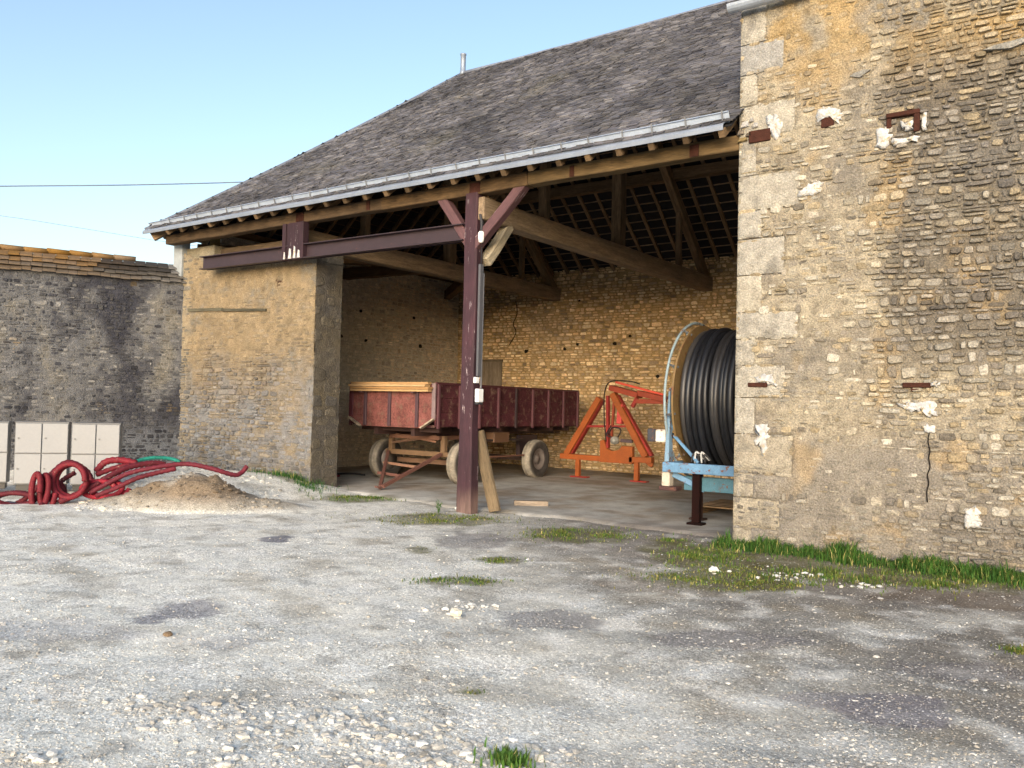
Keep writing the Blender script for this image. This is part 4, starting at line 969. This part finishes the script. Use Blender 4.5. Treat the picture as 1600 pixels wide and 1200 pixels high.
hose([(150, 742, 12.6), (180, 731, 12.7), (205, 727, 12.8)], .04, 'bright red conduit under the bend by the right locker', col=s2l('6b1a25'))
coil(78, 772, 12.3, .16, .17, 2, .038, 'small tilted red conduit loop between the narrow loop and the round coil', tilt=1, col=RD2)
coil(150, 765, 12.35, .26, .12, 2, .038, 'low dark red conduit loop right of the round coil', tilt=1, drift=(.15, .1, 0), col=s2l('8a1a2c'))
hose([(62, 792, 11.9), (84, 772, 12.2), (96, 752, 12.5), (118, 738, 12.6)], .036, 'red conduit slanting up beside the round coil', col=RD2)
hose([(208, 724, 13.2), (222, 718, 13.3), (245, 715, 13.4), (268, 717, 13.5), (282, 722, 13.5)], .03, 'teal green conduit arc at the foot of the boundary wall', s2l('1f7a6c'), 'green_conduit', 'conduit', rib=.04, group=None)
hose([(-10, 793, 12.0), (12, 786, 12.1), (30, 790, 12.0), (52, 793, 12.0)], .03, 'dark bluish pipe low at the left edge under the red loops', s2l('2b2a3c'), 'dark_pipe', 'pipe', rib=0, group=None)
# pipes on the barn floor
def gtube(pts, r, label, col, name='pipe', z=.04):
    q = MB(); P = [G(u, v)+Vector((0, 0, z+r)) for u, v in pts]; q.tube(P, r, 8, col, False, 0, sub=5); return tag(q.build(name, M_HOSE), label, 'pipe')
gtube([(500, 752), (520, 746), (545, 744), (570, 746)], .02, 'black pipe lying on the floor left of the trailer wheel', s2l('26252a'))
gtube([(497, 757), (512, 750), (530, 748)], .022, 'dull red pipe end on the floor inside the pier', s2l('7c3038'))
q = MB(); b0 = G(500, 748, .2); q.tube([b0, b0+Vector((0, 0, .12)), b0+Vector((.03, 0, .2))], .025, 8, s2l('25706a')); tag(q.build('green_pipe_stub', M_HOSE), 'teal pipe stub sticking up beside the barn pier corner', 'pipe')

# ---------------------------------------------------------------- farm trailer
TX0, TX1, TY0, TY1, TZ0, TZ1 = -4.92, -2.62, 2.32, 7.55, 1.16, 2.0
tr = thing('farm_trailer', 'old maroon and faded red four-wheel farm trailer parked inside the barn', 'trailer', (-3.77, 5, 0))
FR = s2l('774a46'); MR = s2l('4c272d'); DKM = s2l('3c2024')
q = MB(); q.prism([(TX0, TZ1), (TX0, TZ0+.14), (TX0+.32, TZ0-.02), (TX1-.32, TZ0-.02), (TX1, TZ0+.16), (TX1, TZ1)], -.04, .0, (0, TY0, 0), col=FR); fp = q.build('front_panel', M_TRED, tr, bevel=.006)
for x in (TX0+.45, TX0+1.12, TX0+1.85):
    q = MB(); q.box((x-.035, TY0-.045, TZ0-.0), (x+.035, TY0-.002, TZ1-.02), s2l('4e3a40')); q.build('rib', M_STEEL, fp, bevel=.005)
q = MB(); q.box((TX0-.02, TY0-.03, TZ0+.16), (TX0+.09, TY0-.001, TZ1+.01), s2l('5c3038')); q.build('corner_post', M_STEEL, fp, bevel=.005); q = MB(); q.box((TX1-.07, TY0-.035, TZ0+.16), (TX1+.015, TY0-.001, TZ1+.01), s2l('7a6a6c')); q.build('corner_post', M_STEEL, fp, bevel=.005)
q = MB(); q.beam((TX1-.32, TY0-.03, TZ0-.01), (TX1, TY0-.03, TZ0+.17), .03, .09, s2l('a79a88'), up=(0, 1, 0)); q.build('lower_edge', M_TRED, fp); q = MB(); q.beam((TX0+.32, TY0-.03, TZ0-.01), (TX0, TY0-.03, TZ0+.15), .03, .09, s2l('a79a88'), up=(0, 1, 0)); q.build('lower_edge', M_TRED, fp)
for (x, n_) in ((TX1, 'side_panel'), (TX0, 'side_panel')):
    q = MB(); sg = 1 if x == TX1 else -1
    for k in range(3):
        z0 = TZ0+.02+k*.275; q.box((x-.02, TY0+.002, z0), (x+.018, TY1, z0+.268), mulc(MR, random.uniform(.85, 1.15)))
    sp_ = q.build(n_, M_TRED, tr, bevel=.004)
    for k in range(9):
        y = TY0+.05+k*(TY1-TY0-.1)/8; q = MB(); q.box((x+.019 if sg > 0 else x-.06, y-.03, TZ0-.02), (x+.06 if sg > 0 else x-.021, y+.03, TZ1-.01), s2l('55353b') if k not in (4,) else s2l('2e2226')); q.build('rib', M_STEEL, sp_, bevel=.004)
    q = MB(); q.box((x-.03, TY0+.002, TZ1-.012), (x+.035, TY1, TZ1+.03), s2l('4a262c')); q.build('top_rail', M_STEEL, sp_, bevel=.005)
q = MB(); q.box((TX0+.03, TY0+.041, TZ0), (TX1-.03, TY1, TZ0+.05), DKM); q.box((TX0+.02, TY1, TZ0+.01), (TX1-.02, TY1+.04, TZ1), MR); q.build('bed', M_TRED, tr)
q = MB()
for x in (TX0+.65, TX1-.65): q.box((x-.05, TY0+.1, TZ0-.18), (x+.05, TY1-.1, TZ0-.001), s2l('3a2a28'))
for y in (2.6, 3.6, 4.6, 5.6, 6.6, 7.3): q.box((TX0+.1, y-.04, TZ0-.10), (TX1-.1, y+.04, TZ0-.002), s2l('3a2a28'))
q.build('chassis', M_STEEL, tr)
q = MB(); q.lathe([(.0, -.05), (.42, -.05), (.42, .05), (.3, .06), (0, .06)], (-3.68, 3.35, .92), (0, 0, 1), 24, s2l('5a4034')); q.build('turntable', M_RUST, tr)
q = MB(); BR_ = s2l('6d5742')
q.box((-4.55, 3.0, .56), (-2.8, 3.10, .66), BR_); q.box((-4.5, 3.3, .38), (-2.85, 3.4, .48), s2l('6f5645'))
for x in (-4.4, -2.98): q.box((x-.05, 2.98, .66), (x+.05, 3.08, .98), BR_)
q.beam((-4.3, 2.95, .80), (-3.1, 2.95, .98), .04, .05, s2l('5a4436')); q.beam((-3.1, 2.93, .86), (-4.2, 2.93, .98), .03, .04, s2l('7c5b48'))
q.box((-4.35, 2.9, .9), (-3.0, 3.6, .98), s2l('6a4c3e'))
q.build('front_axle', M_STEEL, tr, bevel=.004)
q = MB(); q.box((-4.5, 5.9, .38), (-2.85, 6.0, .48), s2l('3a2c28')); 
for x in (-4.4, -2.98): q.box((x-.05, 5.6, .48), (x+.05, 6.3, .97), s2l('33282a'))
q.build('rear_axle', M_STEEL, tr)
q = MB(); hx = Vector((-3.0, 1.28, .07)); RB = s2l('6b4a42')
q.beam((-4.42, 2.95, .60), hx, .06, .07, RB); q.beam((-2.98, 2.95, .62), hx+Vector((.05, .02, .02)), .06, .06, RB); q.beam((-4.05, 2.45, .42), (-3.0, 2.25, .40), .05, .05, s2l('8b6a58')); q.beam((-3.72, 1.95, .26), (-3.0, 1.85, .25), .04, .05, RB)
q.tube([hx+Vector((.0, -.02, 0)), hx+Vector((0, -.12, .02)), hx+Vector((.06, -.14, .02)), hx+Vector((.06, -.03, .0))], .018, 6, RB)
q.build('drawbar', M_STEEL, tr, bevel=.004)
q = MB(); q.box((-2.95, 4.35, .83), (-2.72, 4.9, 1.05), s2l('5e4635')); q.build('tool_box', M_STEEL, tr, bevel=.01)
q = MB(); q.box((-2.9, 3.9, .86), (-2.75, 5.5, .9), s2l('2b2424')); q.box((-2.78, 3.6, .52), (-2.74, 5.7, .55), s2l('6b4a3c')); q.tube([(-2.9, 3.7, 1.1), (-2.9, 4.0, .7), (-2.9, 4.3, .95)], .012, 6, s2l('222'*2)); q.build('brake_rod', M_STEEL, tr)
def wheel(x, y, side, R=.435, w=.24, tcol=s2l('8b8478'), side_col=s2l('3b3836')):
    q = MB(); h = w/2; prof = [(R*.55, -h*.8), (R*.70, -h*1.02), (R*.88, -h), (R*.97, -h*.80), (R, -h*.5), (R*.985, -h*.22), (R*1.002, -h*.2), (R*1.002, h*.2), (R*.985, h*.22), (R, h*.5), (R*.97, h*.80), (R*.88, h), (R*.70, h*1.02), (R*.55, h*.8)]
    q.lathe(prof, (x, y, R), (1, 0, 0), 40); cs = []
    for p in q.v:
        r = math.hypot(p[1]-y, p[2]-R); cs.append(mix(side_col, tcol, sst(R*.86, R*.97, r)))
    q.c = cs; ty = q.build('wheel', M_RUBR, tr); ty['base'] = tr['base']
    q = MB(); q.lathe([(0, h*.55), (R*.16, h*.6), (R*.18, h*.35), (R*.42, h*.2), (R*.50, h*.75), (R*.56, h*.80), (R*.56, -h*.8), (0, -h*.8)], (x, y, R), (side, 0, 0), 28, s2l('6b6460')); 
    for k in range(6):
        t = k*math.pi/3; q.lathe([(0, h*.32), (.016, h*.32), (.016, h*.25)], (x, y+math.cos(t)*R*.28, R+math.sin(t)*R*.28), (side, 0, 0), 6, s2l('3a3634'))
    q.build('rim', M_STEEL, ty)
wheel(-4.80, 3.28, -1); wheel(-2.73, 3.35, 1); wheel(-4.80, 5.95, -1); wheel(-2.73, 5.95, 1)
# fresh boards lying across the front of the trailer
BC = [s2l('b5946b'), s2l('a8845a'), s2l('bc9c74'), s2l('ab8960'), s2l('b7966c')]
lab = ['lowest pale sawn board stacked across the trailer front', 'second pale sawn board from the bottom of the stack on the trailer front', 'third pale sawn board from the bottom of the stack on the trailer front', 'topmost pale sawn board stacked across the trailer front']
for k in range(4):
    q = MB(); z = TZ1-.155+k*.047; 
    q.box((TX0+.13+.03*(k % 2), TY0-.155-.03*(k % 3), z), (TX1-.06+.05*(k % 2)-.02*k, TY0-.05, z+.043), BC[k]); tag(q.build('sawn_board', M_NEWW, None, bevel=.003), lab[k], 'board', 'boards stacked on the trailer')
q = MB(); q.box((TX0+.4, TY0-.16, TZ1-.185), (TX0+.46, TY0-.046, TZ1-.157), s2l('4e3a40')); q.build('board_bracket', M_STEEL, tr); q = MB(); q.box((TX1-.5, TY0-.16, TZ1-.185), (TX1-.44, TY0-.046, TZ1-.157), s2l('4e3a40')); q.build('board_bracket', M_STEEL, tr)

# ---------------------------------------------------------------- orange hydraulic implement
orr = thing('hydraulic_lift_frame', 'orange triangular hydraulic lifting implement standing against the back wall', 'farm implement', (-1.3, 6.8, 0))
OR = s2l('924c20'); RO = s2l('8a3a26'); DR = s2l('8c2a26'); Y0 = 6.75
def ob(n, segs, col, m_=M_STEEL, bev=.006):
    q = MB()
    for s_ in segs: q.beam(*s_[:4], s_[4] if len(s_) > 4 else col, up=(0, 1, 0))
    return q.build(n, m_, orr, bevel=bev)
P2 = lambda u, v, y=Y0: plane(u, v, 1, y)
lt, lb, rt, rb = P2(938, 622), P2(886, 710), P2(958, 615), P2(1010, 714)
ob('left_arm', [(lt, lb, .14, .16), (lt+Vector((.04, .07, -.04)), lb+Vector((.1, .07, .03)), .05, .15, DR)], OR)
ob('right_arm', [(rt, rb, .14, .16), (rt+Vector((.08, .08, -.04)), rb+Vector((.10, .08, .02)), .06, .13, DR)], OR)
ob('base_beam', [(P2(877, 712), P2(945, 717), .12, .14)], OR)
ob('base_beam', [(P2(985, 718), P2(1020, 719), .12, .16), (P2(1008, 719), P2(1020, 728), .1, .06)], OR)
a_, b_ = P2(940, 695), P2(990, 725)
q = MB(); x0, x1, z1, z0 = a_.x, b_.x, a_.z, b_.z; ww = x1-x0; q.prism([(x0, z0), (x1, z0), (x1, z1), (x0+ww*.68, z1), (x0+ww*.58, z1-.09), (x0+ww*.38, z1-.13), (x0+ww*.2, z1-.07), (x0+ww*.12, z1+.12), (x0, z1+.10)], -.06, .06, (0, Y0-.02, 0), col=OR); q.build('saddle_plate', M_STEEL, orr, bevel=.006)
for (u, n_) in ((903, 0), (995, 1)):
    f = P2(u, 735); q = MB(); q.box((f.x-.05, Y0-.05, .05), (f.x+.05, Y0+.05, .46), OR); q.box((f.x-.17+n_*.04, Y0-.08, .022), (f.x+.26, Y0+.10, .05), DR); q.build('leg', M_STEEL, orr, bevel=.005)
ob('mast', [(P2(950, 618), P2(950, 700), .06, .10, DR), (P2(960, 622), P2(955, 690), .05, .06, RO), (P2(971, 632), P2(969, 662), .12, .15, s2l('c04a48')), (P2(917, 666), P2(985, 666), .05, .05, DR)], RO)
ob('boom', [(P2(956, 606), P2(1000, 618), .12, .30, RO), (P2(998, 614), P2(1040, 624), .12, .22, RO), (P2(962, 597), P2(1038, 617), .05, .05, s2l('c9503e')), (P2(995, 627), P2(1040, 628), .10, .10, RO), (P2(996, 622), P2(988, 636), .08, .08, DR)], RO)
q = MB(); q.lathe([(0, 0), (.09, 0), (.09, .16), (.05, .17), (.05, .24), (0, .24)], P2(962, 688, Y0-.1), (.3, -1, 0), 14, s2l('8f8f8a')); q.beam(P2(970, 688, Y0-.08), P2(988, 690, Y0-.08), .06, .07, s2l('4d3f44')); q.build('hydraulic_motor', M_STEEL, orr)
q = MB()
q.tube([P2(947, 690, Y0-.06), P2(944, 650, Y0-.05), P2(945, 612, Y0-.05), P2(955, 596, Y0-.05), P2(985, 596, Y0-.05), P2(1000, 600, Y0-.05)], .014, 7, s2l('1f1d1e'))
q.tube([P2(950, 678, Y0-.12), P2(958, 668, Y0-.2), P2(970, 672, Y0-.14), P2(962, 690, Y0-.1)], .016, 7, s2l('2a262a')); q.tube([P2(955, 665, Y0-.1), P2(948, 680, Y0-.14), P2(966, 684, Y0-.12)], .014, 7, s2l('2a262a')); q.build('hydraulic_hose', M_RUBR, orr)

# ---------------------------------------------------------------- irrigation hose reel
rl = thing('hose_reel', 'blue framed irrigation reel wound with thick black pipe, half hidden by the stone building', 'hose reel', (3.9, 2.3, 0))
CX0, CX1, CY, CZ, RR = 2.84, 5.2, 2.25, 1.77, 1.03; BL = s2l('6289ab'); BLG = s2l('85979f')
q = MB(); x = CX0+.05; k = 0
q.lathe([(0, CX0), (.93, CX0), (.93, CX1), (0, CX1)], (0, CY, CZ), (1, 0, 0), 48, s2l('141518'))
while x < CX1:
    R = RR+random.uniform(-.045, .02)-.02*(k == 0); n = 56; ph = random.random()*6
    P = [Vector((x+.018*math.sin(2*math.pi*i/n+ph), CY+R*math.cos(2*math.pi*i/n), CZ+(R+.004*math.sin(3*i/n*6.28))*math.sin(2*math.pi*i/n))) for i in range(n)]
    q.tube(P, .046, 10, mulc(mix(s2l('17191f'), s2l('3b3835'), random.random()**2*.6), random.uniform(.8, 1.5)), True, sub=1); x += random.uniform(.068, .100); k += 1
q.build('pipe_coil', M_PIPE, rl)
q = MB(); n = 48
for (r0, r1, xx, th, col) in ((.84, 1.13, CX0-.045, .03, s2l('75603f')), (.84, 1.13, CX1+.03, .03, s2l('75603f'))):
    q = MB(); q.lathe([(r0, -th/2), (r1, -th/2), (r1, th/2), (r0, th/2), (r0, -th/2)], (xx, CY, CZ), (1, 0, 0), n, col, smooth=False); q.build('drum_flange', M_STEEL2, rl)
for xx in (CX0-.14, CX1+.1):
    q = MB(); P = [Vector((xx, CY+1.17*math.cos(2*math.pi*i/n), CZ+1.17*math.sin(2*math.pi*i/n))) for i in range(n)]; q.tube(P, .020, 8, BLG, True, sub=1)
    if xx < CX0: h0 = q
    else: q.build('flange_hoop', M_STEEL2, rl)
q = h0
for k in range(10):
    t = 2*math.pi*k/10+.2; q.beam((CX0-.14, CY+1.17*math.cos(t), CZ+1.17*math.sin(t)), (CX0-.02, CY+1.08*math.cos(t), CZ+1.08*math.sin(t)), .03, .03, s2l('33373c'))
    q.beam((CX0-.10, CY+.1*math.cos(t), CZ+.1*math.sin(t)), (CX0-.08, CY+1.12*math.cos(t), CZ+1.12*math.sin(t)), .04, .03, BLG)
q.build('flange_hoop', M_STEEL2, rl)
q = MB(); q.lathe([(0, -.35), (.07, -.35), (.07, CX1-CX0+.35), (0, CX1-CX0+.35)], (CX0, CY, CZ), (1, 0, 0), 16, s2l('3a3e44')); q.build('axle', M_STEEL2, rl)
q = MB(); FX0, FX1, FY0, FY1, FZ = 2.66, 5.5, 1.18, 3.7, .80
for y in (FY0, FY1): q.box((FX0, y-.05, FZ-.07), (FX1, y+.05, FZ+.07), BL)
for x in (FX0+.05, FX1-.05): q.box((x-.05, FY0+.051, FZ-.065), (x+.05, FY1-.051, FZ+.065), BL)
q.box((FX0+.25, FY0+.14, FZ-.32), (FX1, FY0+.22, FZ-.12), s2l('4a7384')); q.beam((FX0+.1, FY0+.1, FZ-.1), (FX0+.55, FY0+.18, FZ-.3), .06, .08, BL)
fr = q.build('frame', M_STEEL2, rl, bevel=.006)
for x in (FX0+.1, FX1-.1):
    q = MB()
    for y in (FY0+.03, FY1-.03): q.beam((x-.04, y, FZ+.07), (x-.07, y+(.07 if y < CY else -.07), CZ+.15), .07, .15, mix(BL, BLG, .4), up=(0, 1, 0), seg=2, taper=.35)
    q.beam((x-.02, FY0+.1, FZ+.55), (x, CY, CZ), .06, .08, BL); q.beam((x-.02, FY1-.1, FZ+.55), (x, CY, CZ), .06, .08, BL); st_ = q.build('drum_stand', M_STEEL2, rl, bevel=.006)
q = MB()
q.beam((FX0+.1, FY0+.1, FZ+.45), (FX0+.5, FY0+.05, FZ+.08), .04, .04, BL); q.build('stand_brace', M_STEEL2, rl, bevel=.006)
q = MB(); q.box((FX0-.02, FY0-.02, FZ-.27), (FX0+.10, FY0+.12, FZ-.071), s2l('b9b0a2')); q.box((FX0-.05, FY0-.05, FZ-.33), (FX0+.22, FY0+.15, FZ-.271), s2l('4a3230')); q.build('coupling', M_STEEL2, rl, bevel=.006)
for (x, y, c) in ((3.14, 1.24, s2l('7b4636')), (2.95, 1.75, s2l('3f2b27')), (4.9, 1.24, s2l('7b4636')), (3.0, 3.6, s2l('3f2b27')), (5.2, 3.6, s2l('3f2b27'))):
    q = MB(); q.box((x-.055, y-.045, .05), (x+.055, y+.045, FZ-.072), c); q.box((x-.11, y-.09, .02), (x+.11, y+.09, .05), mulc(c, .7)); q.build('leg', M_RUST if c != s2l('3f2b27') else M_STEEL2, rl, bevel=.005)
q = MB(); gb = plane(1036, 681, 1, 1.35); q.box((gb.x-.10, 1.30, gb.z-.09), (gb.x+.06, 1.42, gb.z+.09), s2l('d9d5cc')); q.box((gb.x-.24, 1.32, gb.z-.09), (gb.x-.11, 1.44, gb.z+.10), s2l('3b3c44')); q.box((gb.x-.04, 1.421, gb.z-.04), (gb.x+.02, 1.9, gb.z+.04), s2l('50555a')); q.build('gearbox', M_STEEL2, rl, bevel=.012)
q = MB(); 
for k in range(5): q.tube([(3.05+.05*k, 1.25, FZ+.08), (3.1+.04*k, 1.2, FZ+.2+.03*(k % 2)), (3.2+.03*k, 1.3, FZ+.12)], .014, 6, s2l('c9c9c9') if k % 2 else s2l('3a3a3c'))
q.build('cable_bundle', M_RUBR, rl)
# pallet under the reel
pa = thing('wooden_pallet', 'worn wooden pallet lying on the floor under the blue reel', 'pallet', (3.3, 3.0, .03))
PW = s2l('8b7358')
for k in range(6): q = MB(); q.box((2.6, 2.4+k*.2, .135), (4.0, 2.52+k*.2, .157), mulc(PW, random.uniform(.8, 1.15))); q.build('deck_board', M_WOOD, pa)
for k in range(3): q = MB(); q.box((2.62+k*.64, 2.4, .03), (2.72+k*.64, 3.52, .134), mulc(PW, .85)); q.build('bearer', M_WOOD, pa)

# ---------------------------------------------------------------- planks, boxes, cable
lp = MB(); lp.beam((.30, .36, .02), (.05, .22, 1.22), .20, .055, s2l('726450'), up=(0, -1, 0), seg=6, jit=.008); tag(lp.build('leaning_plank', M_WOOD, None, bevel=.008), 'thick worn plank leaning against the foot of the purple post', 'plank')
a_, b_ = G(803, 791), G(856, 792); lp = MB(); lp.beam(a_+Vector((0, 0, .055)), b_+Vector((0, 0, .055)), .14, .08, s2l('8f8274'), seg=4, jit=.01); tag(lp.build('loose_plank', M_WOOD, None, bevel=.006), 'short pale plank lying flat on the floor right of the post', 'plank')
WH = s2l('e6e8ea')
eb = thing('switch_box', 'white plastic switch box with a dark flap below, fixed on the purple post', 'switch box', (.17, .06, 1.95))
b0 = plane(748.5, 618, 0, .16)
q = MB(); q.box((.13, b0.y-.07, b0.z-.10), (.20, b0.y+.06, b0.z+.10), WH); q.build('body', M_GREY, eb, bevel=.01)
q = MB(); q.box((.125, b0.y-.06, b0.z-.135), (.19, b0.y+.06, b0.z-.102), s2l('35363a')); q.build('flap', M_GREY, eb, bevel=.005)
b1 = plane(744.5, 594, 0, .15); q = MB(); q.box((.125, b1.y-.05, b1.z-.045), (.175, b1.y+.04, b1.z+.045), WH); tag(q.build('junction_box', M_GREY, None, bevel=.008), 'small white junction box above the switch box on the purple post', 'junction box')
cd = MB(); cd.box((.125, .03, b1.z+.06), (.165, .11, 3.72), s2l('55565c')); cd.tube([(.145, .07, 3.7), (.145, .08, 4.2), (.17, .1, 4.6)], .01, 6, s2l('222226')); cd.box((.13, .13, b0.z+.11), (.155, .15, 3.6), s2l('77787e')); tag(cd.build('cable_trunking', M_GREY, None, bevel=.004), 'dark grey cable trunking running up the side of the purple post', 'trunking')
b2 = plane(752, 368, 0, .2); lf = thing('small_lamp', 'small unlit white lamp hanging under the eave beside the purple post', 'lamp', tuple(b2))
q = MB(); q.lathe([(0, -.11), (.035, -.10), (.045, -.05), (.045, .04), (.03, .06), (0, .06)], b2, (0, 0, 1), 14, s2l('f0f0ee')); q.build('shade', M_GREY, lf)
q = MB(); q.tube([b2+Vector((0, 0, .06)), b2+Vector((0, 0, .2)), b2+Vector((-.03, 0, .32))], .02, 8, s2l('3a3a3e')); q.build('cord', M_GREY, lf)

# overhead wires behind the roofs
for (pts, r, lab_) in (([(-250, 296, 30), (0, 291, 30.5), (200, 289, 31), (420, 283, 31.5), (700, 270, 32)], .022, 'thicker overhead cable crossing the sky behind the hipped roof'), ([(-200, 315, 34), (0, 337, 34), (130, 357, 34), (260, 378, 34), (420, 398, 34)], .008, 'thin faint overhead wire sloping down to the barn corner')):
    q = MB(); q.tube([D(*p) for p in pts], r, 6, s2l('6a7688'), sub=6); tag(q.build('overhead_cable', M_GREY), lab_, 'cable')
